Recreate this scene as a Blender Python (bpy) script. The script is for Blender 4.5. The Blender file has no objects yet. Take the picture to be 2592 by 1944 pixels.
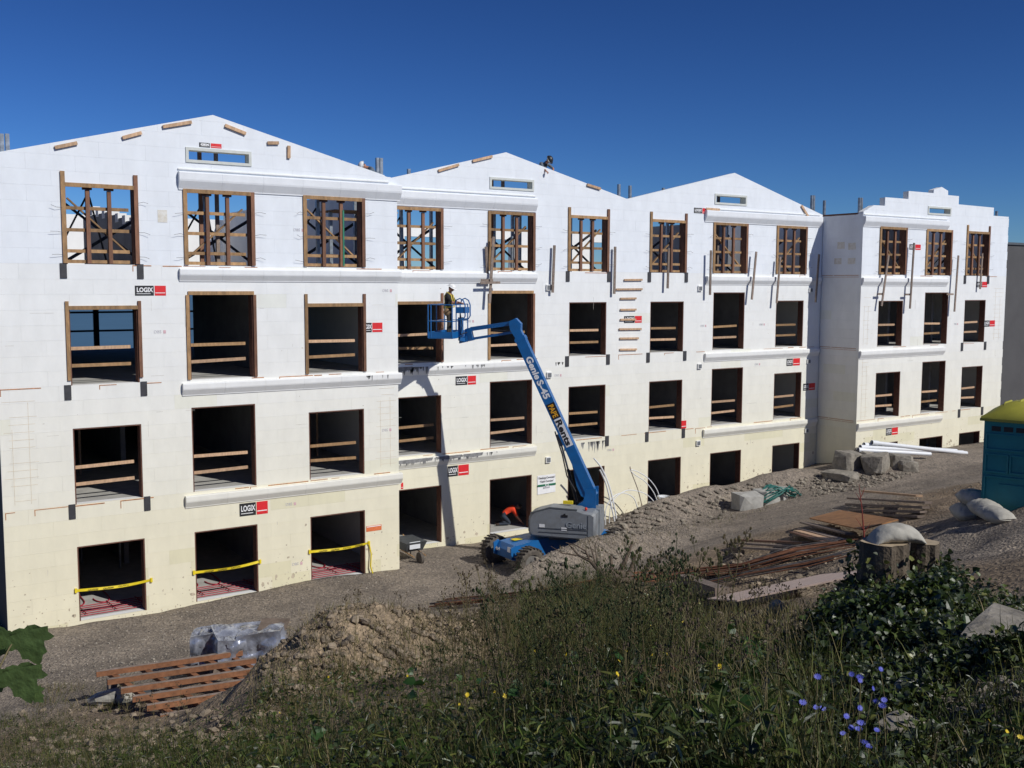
import bpy, bmesh, math, random
import numpy as np
from mathutils import Vector, Matrix
random.seed(7); rng = np.random.default_rng(7)
sc = bpy.context.scene; COL = sc.collection

# ------------------------------------------------------------------ camera, sky, sun, exposure
CAM = np.array([0.0, -29.857, 9.224]); YAW, PITCH, ROLL, FPX = .5925, -.0940, .0033, 2652.0
_cy, _sy, _cp, _sp = math.cos(YAW), math.sin(YAW), math.cos(PITCH), math.sin(PITCH)
FW = np.array([_sy*_cp, _cy*_cp, _sp]); _r0 = np.array([_cy, -_sy, 0.]); _u0 = np.cross(_r0, FW)
RT = math.cos(ROLL)*_r0 + math.sin(ROLL)*_u0; UP = -math.sin(ROLL)*_r0 + math.cos(ROLL)*_u0
cam = bpy.data.cameras.new('camera'); cam.sensor_width = 36; cam.lens = FPX/2592*36
cam.clip_start = .1; cam.clip_end = 20000
camo = bpy.data.objects.new('camera', cam); COL.objects.link(camo)
camo.matrix_world = Matrix(((RT[0], UP[0], -FW[0], CAM[0]), (RT[1], UP[1], -FW[1], CAM[1]), (RT[2], UP[2], -FW[2], CAM[2]), (0, 0, 0, 1)))
sc.camera = camo

SUN = np.array([.38, -1.0, .85]); SUN /= np.linalg.norm(SUN)
w = bpy.data.worlds.new('World'); sc.world = w; w.use_nodes = True
nt = w.node_tree; sky = nt.nodes.new('ShaderNodeTexSky'); sky.sky_type = 'NISHITA'; sky.sun_disc = False
sky.sun_elevation = math.asin(SUN[2]); sky.sun_rotation = math.atan2(SUN[0], SUN[1])
sky.altitude = 0; sky.air_density = .8; sky.dust_density = 0; sky.ozone_density = 10.0
bg = nt.nodes['Background']; bg.inputs[1].default_value = .0975
# one even contrast curve over the whole sky, as the photograph's deep blue shows
def _scale(k):
    n = nt.nodes.new('ShaderNodeVectorMath'); n.operation = 'SCALE'; n.inputs['Scale'].default_value = k; return n
s0, gm, s1 = _scale(.075), nt.nodes.new('ShaderNodeGamma'), _scale(1/.075); gm.inputs[1].default_value = 1.5
nt.links.new(sky.outputs[0], s0.inputs[0]); nt.links.new(s0.outputs[0], gm.inputs[0]); nt.links.new(gm.outputs[0], s1.inputs[0]); nt.links.new(s1.outputs[0], bg.inputs[0])
sun = bpy.data.lights.new('sun', 'SUN'); sun.energy = 3.6; sun.angle = math.radians(.53); sun.color = (1, .975, .92)
suno = bpy.data.objects.new('sun', sun); COL.objects.link(suno)
suno.rotation_euler = Vector(-SUN).to_track_quat('-Z', 'Y').to_euler(); suno.location = (20, -40, 60)
sc.view_settings.view_transform = 'Standard'; sc.view_settings.look = 'None'
sc.view_settings.exposure = 0; sc.view_settings.gamma = 1; sc.view_settings.use_curve_mapping = False

# ------------------------------------------------------------------ helpers
S = 2592/2212
def ray(px, py): return FW + RT*((px-1296)/FPX) - UP*((py-972)/FPX)
def at(px, py, **k):
    (a, v), = k.items(); i = 'XYZ'.index(a); d = ray(px, py); return CAM + d*((v-CAM[i])/d[i])
def dp(x, y, **k): return at(x*S, y*S, **k)
def V(*a): return np.array(a, float)
def unit(v): v = np.asarray(v, float); return v/np.linalg.norm(v)

LOC = {}
def thing(name, label, cat, loc=(0, 0, 0), group=None):
    o = bpy.data.objects.new(name, None); COL.objects.link(o); o.location = loc
    o.empty_display_size = .2
    o['label'] = label; o['category'] = cat
    if group: o['group'] = group
    LOC[o] = np.array(loc, float); return o
def tag(o, label, cat, group=None):
    o['label'] = label; o['category'] = cat
    if group: o['group'] = group
    return o
def link(name, me, parent=None, loc=None):
    o = bpy.data.objects.new(name, me); COL.objects.link(o)
    if parent is not None: o.parent = parent; LOC[o] = LOC[parent]
    else: LOC[o] = np.zeros(3)
    if loc is not None: o.location = loc
    return o

class MB:
    def __init__(s): s.v = []; s.f = []; s.m = []; s.s = []; s.c = []
    def add(s, vs, fs, m=0, smooth=False, col=None):
        b = len(s.v); s.v += [tuple(map(float, p)) for p in vs]
        for f in fs:
            s.f.append([b+i for i in f]); s.m.append(m); s.s.append(smooth); s.c.append(col)
        return s
    def box(s, x0, x1, y0, y1, z0, z1, m=0):
        return s.add([(x0, y0, z0), (x1, y0, z0), (x1, y1, z0), (x0, y1, z0), (x0, y0, z1), (x1, y0, z1), (x1, y1, z1), (x0, y1, z1)],
                     [(0, 3, 2, 1), (4, 5, 6, 7), (0, 1, 5, 4), (1, 2, 6, 5), (2, 3, 7, 6), (3, 0, 4, 7)], m)
    def obox(s, c, ax, ay, az, m=0, taper=1.0):
        c, ax, ay, az = map(np.asarray, (c, ax, ay, az)); vs = []
        for k in (-1, 1):
            t = 1 if k < 0 else taper
            for i, j in ((-1, -1), (1, -1), (1, 1), (-1, 1)): vs.append(c+ax*i*t+ay*j*t+az*k)
        return s.add(vs, [(0, 3, 2, 1), (4, 5, 6, 7), (0, 1, 5, 4), (1, 2, 6, 5), (2, 3, 7, 6), (3, 0, 4, 7)], m)
    def beam(s, p, q, wd, ht, up=(0, 0, 1), m=0):
        p, q = np.asarray(p, float), np.asarray(q, float); d = q-p; L = np.linalg.norm(d); d = d/L
        a = np.cross(d, up); n = np.linalg.norm(a)
        a = np.cross(d, (0, 1, 0)) if n < 1e-4 else a
        a = unit(a); b = np.cross(a, d)
        return s.obox((p+q)/2, a*wd/2, b*ht/2, d*L/2, m)
    def tube(s, pts, r, n=6, m=0, caps=True, smooth=True):
        pts = [np.asarray(p, float) for p in pts]; k = len(pts); rs = r if hasattr(r, '__len__') else [r]*k
        vs = []; prev = None
        for i, p in enumerate(pts):
            t = unit(pts[min(i+1, k-1)]-pts[max(i-1, 0)])
            if prev is None:
                a = np.cross(t, (0, 0, 1)); a = np.cross(t, (1, 0, 0)) if np.linalg.norm(a) < .05 else a
            else: a = prev - t*np.dot(prev, t)
            a = unit(a); prev = a; b = np.cross(t, a)
            for j in range(n):
                th = 2*math.pi*j/n; vs.append(p+(a*math.cos(th)+b*math.sin(th))*rs[i])
        fs = [(i*n+j, i*n+(j+1) % n, (i+1)*n+(j+1) % n, (i+1)*n+j) for i in range(k-1) for j in range(n)]
        s.add(vs, fs, m, smooth)
        if caps: s.add(vs[:n], [tuple(range(n))[::-1]], m); s.add(vs[-n:], [tuple(range(n))], m)
        return s
    def prism(s, prof, o, ex, ey, ez, m=0, smooth=False):
        # prof 2D points in (ex,ey), extruded by vector ez
        o, ex, ey, ez = (np.asarray(a, float) for a in (o, ex, ey, ez)); n = len(prof)
        a = [o+ex*p[0]+ey*p[1] for p in prof]; b = [q+ez for q in a]
        s.add(a+b, [(i, (i+1) % n, n+(i+1) % n, n+i) for i in range(n)], m, smooth)
        s.add(a, [tuple(range(n))[::-1]], m); s.add(b, [tuple(range(n))], m); return s
    def build(s, name, mats, parent=None, origin=None):
        me = bpy.data.meshes.new(name); o = LOC[parent] if parent is not None else (np.zeros(3) if origin is None else np.asarray(origin, float))
        me.from_pydata([(p[0]-o[0], p[1]-o[1], p[2]-o[2]) for p in s.v], [], s.f)
        for mt in (mats if isinstance(mats, (list, tuple)) else [mats]): me.materials.append(mt)
        me.polygons.foreach_set('material_index', s.m); me.polygons.foreach_set('use_smooth', s.s)
        if any(c is not None for c in s.c):
            at_ = me.color_attributes.new('tint', 'FLOAT_COLOR', 'CORNER'); buf = []
            for f, c in zip(s.f, s.c): buf += list((c if c is not None else (1, 1, 1))+(1.0,))*len(f)
            at_.data.foreach_set('color', buf)
        me.update(); ob = link(name, me, parent)
        if origin is not None and parent is None: ob.location = tuple(o); LOC[ob] = np.asarray(o, float)
        return ob

def mesh_np(name, verts, faces, mat, tint=None, smooth=False):
    # verts (N,3); faces list of (M,k) int arrays; tint per-vertex (N,3)
    me = bpy.data.meshes.new(name); me.vertices.add(len(verts)); me.vertices.foreach_set('co', verts.astype(np.float32).ravel())
    li = np.concatenate([f.ravel() for f in faces]); tot = np.concatenate([np.full(len(f), f.shape[1]) for f in faces])
    me.loops.add(len(li)); me.loops.foreach_set('vertex_index', li.astype(np.int32))
    me.polygons.add(len(tot)); st = np.concatenate([[0], np.cumsum(tot)[:-1]])
    me.polygons.foreach_set('loop_start', st.astype(np.int32)); me.polygons.foreach_set('loop_total', tot.astype(np.int32))
    me.polygons.foreach_set('use_smooth', np.full(len(tot), smooth))
    if tint is not None:
        a = me.color_attributes.new('tint', 'FLOAT_COLOR', 'POINT')
        a.data.foreach_set('color', np.concatenate([tint, np.ones((len(tint), 1))], 1).astype(np.float32).ravel())
    me.materials.append(mat); me.update(calc_edges=True); me.validate(); return me

def rot_np(yaw, tilt, az):
    # per-instance rotation: tilt by angle about horizontal axis az, after yaw about z
    cy, sy = np.cos(yaw), np.sin(yaw); ct, st = np.cos(tilt), np.sin(tilt); ax, ay = np.cos(az), np.sin(az)
    n = len(yaw); Rz = np.zeros((n, 3, 3)); Rz[:, 0, 0] = cy; Rz[:, 0, 1] = -sy; Rz[:, 1, 0] = sy; Rz[:, 1, 1] = cy; Rz[:, 2, 2] = 1
    K = np.zeros((n, 3, 3)); K[:, 0, 2] = ay; K[:, 1, 2] = -ax; K[:, 2, 0] = -ay; K[:, 2, 1] = ax
    I = np.eye(3)[None]; Rt = I + K*st[:, None, None] + (K@K)*(1-ct)[:, None, None]
    return Rt@Rz
def scatter(name, tv, tf, P, R, sc_, tint, mat, smooth=False):
    tv = np.asarray(tv, float); n, k = len(P), len(tv); s3 = sc_ if np.ndim(sc_) == 2 else np.repeat(np.asarray(sc_)[:, None], 3, 1)
    v = np.einsum('nij,nkj->nki', R, tv[None]*s3[:, None, :]) + P[:, None, :]
    fs = []
    for size in sorted({len(f) for f in tf}):
        a = np.array([f for f in tf if len(f) == size]); fs.append((a[None]+(np.arange(n)*k)[:, None, None]).reshape(-1, size))
    return mesh_np(name, v.reshape(-1, 3), fs, mat, np.repeat(tint, k, 0), smooth)

# ------------------------------------------------------------------ materials
def mat(name, col, rough=.8, metal=0, var=.25, scale=6., bump=0., bscale=40., attr=False, orand=0., spec=.5, col2=None, stretch=None, coat=0, thr=None, trans=0):
    m = bpy.data.materials.new(name); m.use_nodes = True; n = m.node_tree; L = n.links.new; b = n.nodes['Principled BSDF']
    b.inputs['Roughness'].default_value = rough; b.inputs['Metallic'].default_value = metal; b.inputs['Specular IOR Level'].default_value = spec
    b.inputs['Coat Weight'].default_value = coat
    tc = n.nodes.new('ShaderNodeTexCoord'); src = tc.outputs['Object']
    if stretch:
        mp = n.nodes.new('ShaderNodeMapping'); mp.inputs['Scale'].default_value = stretch; L(src, mp.inputs[0]); src = mp.outputs[0]
    nz = n.nodes.new('ShaderNodeTexNoise'); nz.inputs['Scale'].default_value = scale; nz.inputs['Detail'].default_value = 6; nz.inputs['Roughness'].default_value = .65; L(src, nz.inputs[0])
    rp = n.nodes.new('ShaderNodeValToRGB'); c2 = col2 if col2 else tuple(c*(1-var) for c in col); c1 = col if col2 else tuple(min(1, c*(1+var)) for c in col)
    rp.color_ramp.elements[0].position = thr[0] if thr else .3; rp.color_ramp.elements[1].position = thr[1] if thr else .7
    rp.color_ramp.elements[0].color = (*c2, 1); rp.color_ramp.elements[1].color = (*c1, 1); L(nz.outputs[0], rp.inputs[0]); out = rp.outputs[0]
    def mul(a, bsock):
        x = n.nodes.new('ShaderNodeMix'); x.data_type = 'RGBA'; x.blend_type = 'MULTIPLY'; x.inputs[0].default_value = 1; L(a, x.inputs[6]); L(bsock, x.inputs[7]); return x.outputs[2]
    if attr:
        a = n.nodes.new('ShaderNodeVertexColor'); a.layer_name = 'tint'; out = mul(out, a.outputs[0])
    if orand:
        oi = n.nodes.new('ShaderNodeObjectInfo'); mr = n.nodes.new('ShaderNodeMapRange'); mr.inputs[3].default_value = 1-orand; mr.inputs[4].default_value = 1+orand*.6; L(oi.outputs['Random'], mr.inputs[0])
        out = mul(out, mr.outputs[0])
    L(out, b.inputs['Base Color'])
    if bump:
        nb = n.nodes.new('ShaderNodeTexNoise'); nb.inputs['Scale'].default_value = bscale; nb.inputs['Detail'].default_value = 5; L(tc.outputs['Object'], nb.inputs[0])
        bp = n.nodes.new('ShaderNodeBump'); bp.inputs['Strength'].default_value = min(1, bump); bp.inputs['Distance'].default_value = .02 if bump <= 1 else .02*bump; L(nb.outputs[0], bp.inputs['Height']); L(bp.outputs[0], b.inputs['Normal'])
    if trans:
        tr = n.nodes.new('ShaderNodeBsdfTranslucent'); L(out, tr.inputs[0]); mx = n.nodes.new('ShaderNodeMixShader'); mx.inputs[0].default_value = trans
        L(b.outputs[0], mx.inputs[1]); L(tr.outputs[0], mx.inputs[2]); L(mx.outputs[0], n.nodes['Material Output'].inputs[0])
    return m
M = {}
M['foam'] = mat('foam', (.88, .88, .88), .9, var=.05, scale=2.2, stretch=(1, 1, .45), bump=.15, bscale=60, attr=True, spec=.25)
M['foam_plain'] = mat('foam_plain', (.82, .82, .80), .9, var=.05, scale=2, spec=.25)
M['cornice'] = mat('cornice', (.86, .865, .87), .9, var=.05, scale=3, bump=.15, spec=.25, attr=True)
M['vent'] = mat('vent', (.62, .64, .60), .8, var=.08)
M['core'] = mat('core', (.50, .49, .47), .95, var=.2, scale=2, attr=False)
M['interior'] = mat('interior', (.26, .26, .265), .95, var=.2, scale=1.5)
M['concrete'] = mat('concrete', (.42, .41, .38), .9, var=.18, scale=3, bump=.2)
M['lumber'] = mat('lumber', (.36, .215, .10), .75, var=.35, scale=9, orand=.3, bump=.2, bscale=60, stretch=(1, 1, .35))
M['lumber_red'] = mat('lumber_red', (.22, .105, .06), .75, var=.35, scale=9, orand=.25, stretch=(1, 1, .35))
M['lumber_pale'] = mat('lumber_pale', (.55, .36, .22), .8, var=.3, scale=14, orand=.25, stretch=(1, 1, .35))
M['lumber_grey'] = mat('lumber_grey', (.24, .185, .15), .85, var=.35, scale=9, orand=.3)
M['buck'] = mat('buck', (.13, .055, .035), .8, var=.35, scale=8)
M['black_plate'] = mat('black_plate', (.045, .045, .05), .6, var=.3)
M['grey_box'] = mat('grey_box', (.16, .17, .18), .6, var=.2)
M['steel'] = mat('steel', (.30, .33, .36), .45, metal=.7, var=.3, scale=10)
M['dark_steel'] = mat('dark_steel', (.03, .03, .035), .5, metal=.3)
M['wire'] = mat('wire', (.2, .2, .21), .5, metal=.6)
M['print_black'] = mat('print_black', (.018, .018, .02), .55, var=.2)
M['print_red'] = mat('print_red', (.72, .02, .025), .55, var=.12)
M['print_white'] = mat('print_white', (.85, .85, .85), .6, var=.05)
M['print_yellow'] = mat('print_yellow', (.85, .42, .02), .5, var=.05)
M['print_green'] = mat('print_green', (.02, .16, .08), .5, var=.1)
M['print_grey'] = mat('print_grey', (.48, .47, .50), .7, var=.5, scale=40)
M['orange_sign'] = mat('orange_sign', (.72, .18, .06), .6, var=.2, scale=15)
M['sealant'] = mat('sealant', (.45, .20, .08), .9, var=.4, scale=12)
M['grout'] = mat('grout', (.22, .22, .22), .95, var=.35, scale=8)
M['blue'] = mat('blue', (.006, .13, .39), .45, scale=4, coat=.15, col2=(.012, .105, .29), thr=(.25, .6), bump=.1, bscale=30)
M['hood'] = mat('hood', (.24, .26, .28), .5, scale=3, coat=.1, col2=(.19, .195, .20), thr=(.3, .6))
M['hood_dark'] = mat('hood_dark', (.10, .11, .12), .5, var=.1)
M['rubber'] = mat('rubber', (.10, .085, .07), .9, var=.4, scale=8)
M['rim'] = mat('rim', (.16, .15, .14), .5, var=.3)
M['yellow'] = mat('yellow', (.80, .62, .02), .5, var=.1)
M['red_lamp'] = mat('red_lamp', (.6, .03, .01), .4)
M['skin'] = mat('skin', (.42, .20, .13), .6, var=.1)
M['hair'] = mat('hair', (.03, .02, .015), .8)
M['helmet'] = mat('helmet', (.85, .85, .83), .35, var=.03)
M['helmet_dark'] = mat('helmet_dark', (.03, .03, .03), .4)
M['shirt_black'] = mat('shirt_black', (.02, .021, .024), .9)
M['shirt_grey'] = mat('shirt_grey', (.12, .15, .19), .9)
M['shirt_orange'] = mat('shirt_orange', (.95, .07, .02), .85, var=.08)
M['trousers'] = mat('trousers', (.06, .05, .038), .9)
M['jeans'] = mat('jeans', (.03, .04, .06), .9)
M['boot'] = mat('boot', (.05, .03, .02), .8)
M['harness'] = mat('harness', (.72, .55, .06), .7)
M['pouch'] = mat('pouch', (.25, .16, .08), .8)
M['ground'] = None
M['stone'] = mat('stone', (.26, .24, .21), .95, var=.35, scale=9, attr=True, bump=.5, bscale=25)
M['boulder'] = mat('boulder', (.36, .325, .27), .95, var=.4, scale=5, bump=1.5, bscale=11, col2=(.15, .135, .11))
M['block_conc'] = mat('block_conc', (.36, .35, .32), .95, var=.2, scale=5, bump=.5)
M['clod'] = mat('clod', (.25, .20, .145), .98, var=.35, scale=6, bump=1, bscale=18, attr=True)
M['rust'] = mat('rust', (.20, .085, .045), .85, var=.45, scale=6, metal=.2, orand=.35)
M['rebar_grey'] = mat('rebar_grey', (.13, .12, .12), .7, metal=.4, var=.4, orand=.3)
M['ply_pink'] = mat('ply_pink', (.62, .47, .385), .85, var=.2, scale=5, stretch=(.4, 3, 1))
M['ply_rust'] = mat('ply_rust', (.30, .14, .05), .8, var=.35, scale=3)
M['pvc'] = mat('pvc', (.78, .80, .82), .35, var=.04)
M['hose'] = mat('hose', (.015, .13, .11), .5)
M['pex'] = mat('pex', (.40, .015, .04), .4)
M['toilet'] = mat('toilet', (.008, .215, .245), .5, var=.12, scale=3)
M['toilet_roof'] = mat('toilet_roof', (.36, .34, .05), .45, var=.12, scale=3)
M['sack'] = mat('sack', (.42, .40, .345), .85, var=.18, scale=9, bump=.3, bscale=24)
M['plastic_wrap'] = mat('plastic_wrap', (.30, .32, .38), .16, var=.45, scale=4, bump=.6, bscale=9, spec=1.0, coat=.4, metal=.35)
M['carton'] = mat('carton', (.16, .12, .09), .9, var=.3)
M['bark'] = mat('bark', (.10, .078, .055), .95, var=.55, scale=7, bump=1.5, bscale=22, stretch=(1, 1, .25))
M['cutwood'] = mat('cutwood', (.38, .30, .20), .9, var=.3)
M['root'] = mat('root', (.11, .08, .058), .9, var=.5, scale=9, bump=.8)
M['twig_red'] = mat('twig_red', (.20, .03, .02), .7)
M['stalk'] = mat('stalk', (.17, .14, .065), .85, var=.35)
M['seed'] = mat('seed', (.07, .05, .03), .9)
M['leaf'] = mat('leaf', (1, 1, 1), .42, var=.3, scale=14, attr=True, trans=.25, spec=.5)
M['grass'] = mat('grass', (1, 1, 1), .7, var=.2, scale=12, attr=True, trans=.25)
M['maple'] = mat('maple', (.095, .15, .045), .5, var=.3, scale=14, trans=.3, bump=.4, bscale=30)
M['yel_petal'] = mat('yel_petal', (.62, .46, .02), .6)
M['blue_petal'] = mat('blue_petal', (.085, .10, .46), .6, var=.2)
M['grey_building'] = mat('grey_building', (.085, .083, .085), .9, var=.12, scale=.6)
M['white_bucket'] = mat('white_bucket', (.7, .72, .74), .4, var=.05)
M['tub'] = mat('tub', (.06, .065, .07), .6)

def text_obj(txt, size, fat, o, ex, ey, m, parent, name='lettering', shear=0., sx=1., lift=.0, wfit=None):
    cu = bpy.data.curves.new('txt', 'FONT'); cu.body = txt; cu.size = size; cu.offset = fat; cu.shear = shear; cu.align_x = 'CENTER'; cu.align_y = 'CENTER'; cu.extrude = .0015; cu.resolution_u = 3
    t = bpy.data.objects.new('txt', cu); COL.objects.link(t); dg = bpy.context.evaluated_depsgraph_get()
    me = bpy.data.meshes.new_from_object(t.evaluated_get(dg)); bpy.data.objects.remove(t); bpy.data.curves.remove(cu)
    if wfit: xs = [v.co.x for v in me.vertices]; sx = wfit/(max(xs)-min(xs))
    ex, ey = unit(ex), unit(ey); n = np.cross(ex, ey); org = np.asarray(o, float)-LOC[parent]+n*lift
    for v in me.vertices:
        p = org + ex*v.co.x*sx + ey*v.co.y + n*v.co.z; v.co = p
    me.materials.clear(); me.materials.append(m); me.name = name
    return link(name, me, parent)

# ------------------------------------------------------------------ terrain
CTRL = np.array([
 (-6,1,-.1),(0,1,-.05),(4,0,0),(8,0,-.13),(11,0,.03),(12.7,0,.1),(15.7,0,-.03),(17.2,2.2,-.06),(19.2,2.2,-.2),(22.4,2.2,-.15),(26,2.2,-.1),(28.4,2.2,.2),(32.6,2.2,.55),(37.4,2.2,.8),(39,0,1.5),(45,0,1.5),(52,0,1.6),
 (0,-4,.1),(4,-4,.15),(10,-4,.22),(15,-4,.2),(18.7,-1,0),(18.7,-3,0),(22.2,-1,0),(22.2,-3,.05),(20,-5.2,.38),(24,-5,.75),(28.5,-5,1.12),(33.7,-5,1.42),(38,-5,1.72),(44,-4,1.7),(52,-5,1.9),
 (-4,-8,.5),(1,-8,.5),(5,-8,.55),(10,-8,.95),(15,-8,1.1),(20,-8,1.5),(25,-8,1.9),(30,-8,2.15),(36,-9,2.5),(52,-10,2.8),
 (-4,-12,1.7),(3,-12,1.5),(9,-13,2.0),(14,-12,2.2),(20,-12,2.45),(26,-12,2.9),(33,-14,3.8),(50,-18,4.8),
 (2,-17,3.3),(8,-17,3.5),(14.5,-16.8,3.25),(19.7,-18,4.55),(25,-18,5.0),(40,-26,6.5),
 (5,-22,5.15),(12,-21,5.1),(18,-23,6.0),(-3,-22,4.9),(3,-25,6.35),(0,-25,6.1),(7,-25,6.55),
 (0,-28,7.35),(4,-28,7.35),(-4,-28,7.0),(0,-31,7.6),(-8,-31,7.2),(10,-28,7.4),(10,-33,8.0),(22,-30,7.6)], float)
def _phi(r2): return np.where(r2 > 1e-9, r2*np.log(np.maximum(r2, 1e-9))*.5, 0)
_n = len(CTRL); _A = np.zeros((_n+3, _n+3)); _d2 = ((CTRL[:, None, :2]-CTRL[None, :, :2])**2).sum(2)
_A[:_n, :_n] = _phi(_d2)+np.eye(_n)*.6; _A[:_n, _n] = 1; _A[:_n, _n+1:] = CTRL[:, :2]; _A[_n:, :_n] = _A[:_n, _n:].T
_W = np.linalg.solve(_A, np.concatenate([CTRL[:, 2], [0, 0, 0]]))
def _hash(i, j, s): 
    h = np.sin(i*127.1+j*311.7+s*74.7)*43758.5453; return h-np.floor(h)
def vnoise(x, y, s=0):
    i, j = np.floor(x), np.floor(y); u, v = x-i, y-j; u = u*u*(3-2*u); v = v*v*(3-2*v)
    return (_hash(i, j, s)*(1-u)+_hash(i+1, j, s)*u)*(1-v)+(_hash(i, j+1, s)*(1-u)+_hash(i+1, j+1, s)*u)*v-.5
def fbm(x, y, s=0, o=4):
    t = 0; a = 1
    for k in range(o): t = t+a*vnoise(x*2**k, y*2**k, s+k); a *= .5
    return t
def bump2(x, y, cx, cy, sx, sy, h, ang=0):
    c, s_ = math.cos(ang), math.sin(ang); u = ((x-cx)*c+(y-cy)*s_)/sx; v = (-(x-cx)*s_+(y-cy)*c)/sy
    return h*np.exp(-(u*u+v*v))
ROADW = lambda x, y: np.clip(1-np.abs((y+4.6)/4.2), 0, 1)
def hfull(x, y):
    sh = x.shape; x = x.ravel(); y = y.ravel(); z = np.zeros(len(x))
    for a in range(0, len(x), 20000):
        xx, yy = x[a:a+20000], y[a:a+20000]
        z[a:a+20000] = _phi((xx[:, None]-CTRL[None, :, 0])**2+(yy[:, None]-CTRL[None, :, 1])**2)@_W[:_n]+_W[_n]+_W[_n+1]*xx+_W[_n+2]*yy
    # dirt heaps and the rubble berm beside the building
    heap = bump2(x, y, 8.6, -12.2, 2.2, 1.3, 1.05, .1)+bump2(x, y, 11.2, -13.2, 1.6, 1.1, .55)+bump2(x, y, 7.0, -13.2, 1.3, 1.2, .85)+bump2(x, y, 5.6, -15.2, 1.3, 1.3, .35)
    berm = bump2(x, y, 26.2, -.3, 1.9, .8, .8)+bump2(x, y, 29, -.2, 2.0, .8, .75)+bump2(x, y, 33, -.4, 2.4, .9, .75)+bump2(x, y, 36.8, -1.6, 2.2, 1.3, .65)+bump2(x, y, 41, -2.0, 3.0, 1.2, .35)
    mid = bump2(x, y, 17.2, -6.2, 1.6, .7, .28)+bump2(x, y, 18.2, -13.2, 1.4, .9, .35)-bump2(x, y, 20.4, -11.6, 1.1, .7, .35)+bump2(x, y, 19.4, -5.0, 1.5, .6, .32)
    bank = bump2(x, y, 17.1, -4.95, .95, .62, .46)+bump2(x, y, 18.4, -4.95, 1.0, .65, .64)+bump2(x, y, 19.8, -4.95, 1.0, .65, .72)+bump2(x, y, 21.1, -4.9, 1.0, .7, .74)+bump2(x, y, 22.5, -4.7, 1.1, .75, .74)+bump2(x, y, 24.2, -3.4, 1.3, 1.0, .7)
    berm = berm+bank
    z += heap+berm+mid
    rough = .05+.35*np.clip(heap+berm*.25, 0, 1)+.16*np.clip((-y-8)/4, 0, 1)
    z += rough*fbm(x*.9, y*.9, 1)+.35*rough*fbm(x*3.1, y*3.1, 5)
    # wheel ruts on the road
    z += ROADW(x, y)*.05*np.sin((y+.25*np.sin(x*.4)+.1*x)*2.6)
    face = np.where((x > 15.7) & (x < 38.7), 2.29, np.where(x >= 38.7, .09, 0))
    ins = (x > 4.1) & (x < 49.95) & (y > face+.06)
    z = np.where(ins, np.minimum(z, -.35), z)
    lim = np.clip((y-3)/6, 0, 1); z = z*(1-lim)-.35*lim
    drop = np.clip((y-30)/30, 0, 1); z -= drop*18
    return z.reshape(sh)
GX0, GX1, GY0, GY1, GS = -8., 56., -33., 6., .1
_gx = np.arange(GX0, GX1+.01, GS); _gy = np.arange(GY0, GY1+.01, GS)
_GXX, _GYY = np.meshgrid(_gx, _gy, indexing='ij'); HG = hfull(_GXX, _GYY)
def H(x, y):
    x = np.asarray(x, float); y = np.asarray(y, float)
    u = np.clip((x-GX0)/GS, 0, len(_gx)-1.001); v = np.clip((y-GY0)/GS, 0, len(_gy)-1.001); i = u.astype(int); j = v.astype(int); a = u-i; b = v-j
    return (HG[i, j]*(1-a)+HG[i+1, j]*a)*(1-b)+(HG[i, j+1]*(1-a)+HG[i+1, j+1]*a)*b
_T = np.concatenate([np.arange(2.0, 14, .12), np.arange(14, 60, .2)])
def gnds(px, py):
    px = np.asarray(px, float); py = np.asarray(py, float); out = np.full((len(px), 3), np.nan)
    for a in range(0, len(px), 8000):
        d = FW[None]+RT[None]*((px[a:a+8000]-1296)/FPX)[:, None]-UP[None]*((py[a:a+8000]-972)/FPX)[:, None]
        P = CAM[None, None]+d[:, None, :]*_T[None, :, None]; below = P[..., 2] < H(P[..., 0], P[..., 1])
        k = below.argmax(1); ok = below.any(1); q = P[np.arange(len(d)), k]; q[:, 2] = H(q[:, 0], q[:, 1]); q[~ok] = np.nan; out[a:a+8000] = q
    return out
def gnd(x, y): # photo position (2212-wide scale) -> point on the terrain
    return gnds([x*S], [y*S])[0]

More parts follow.
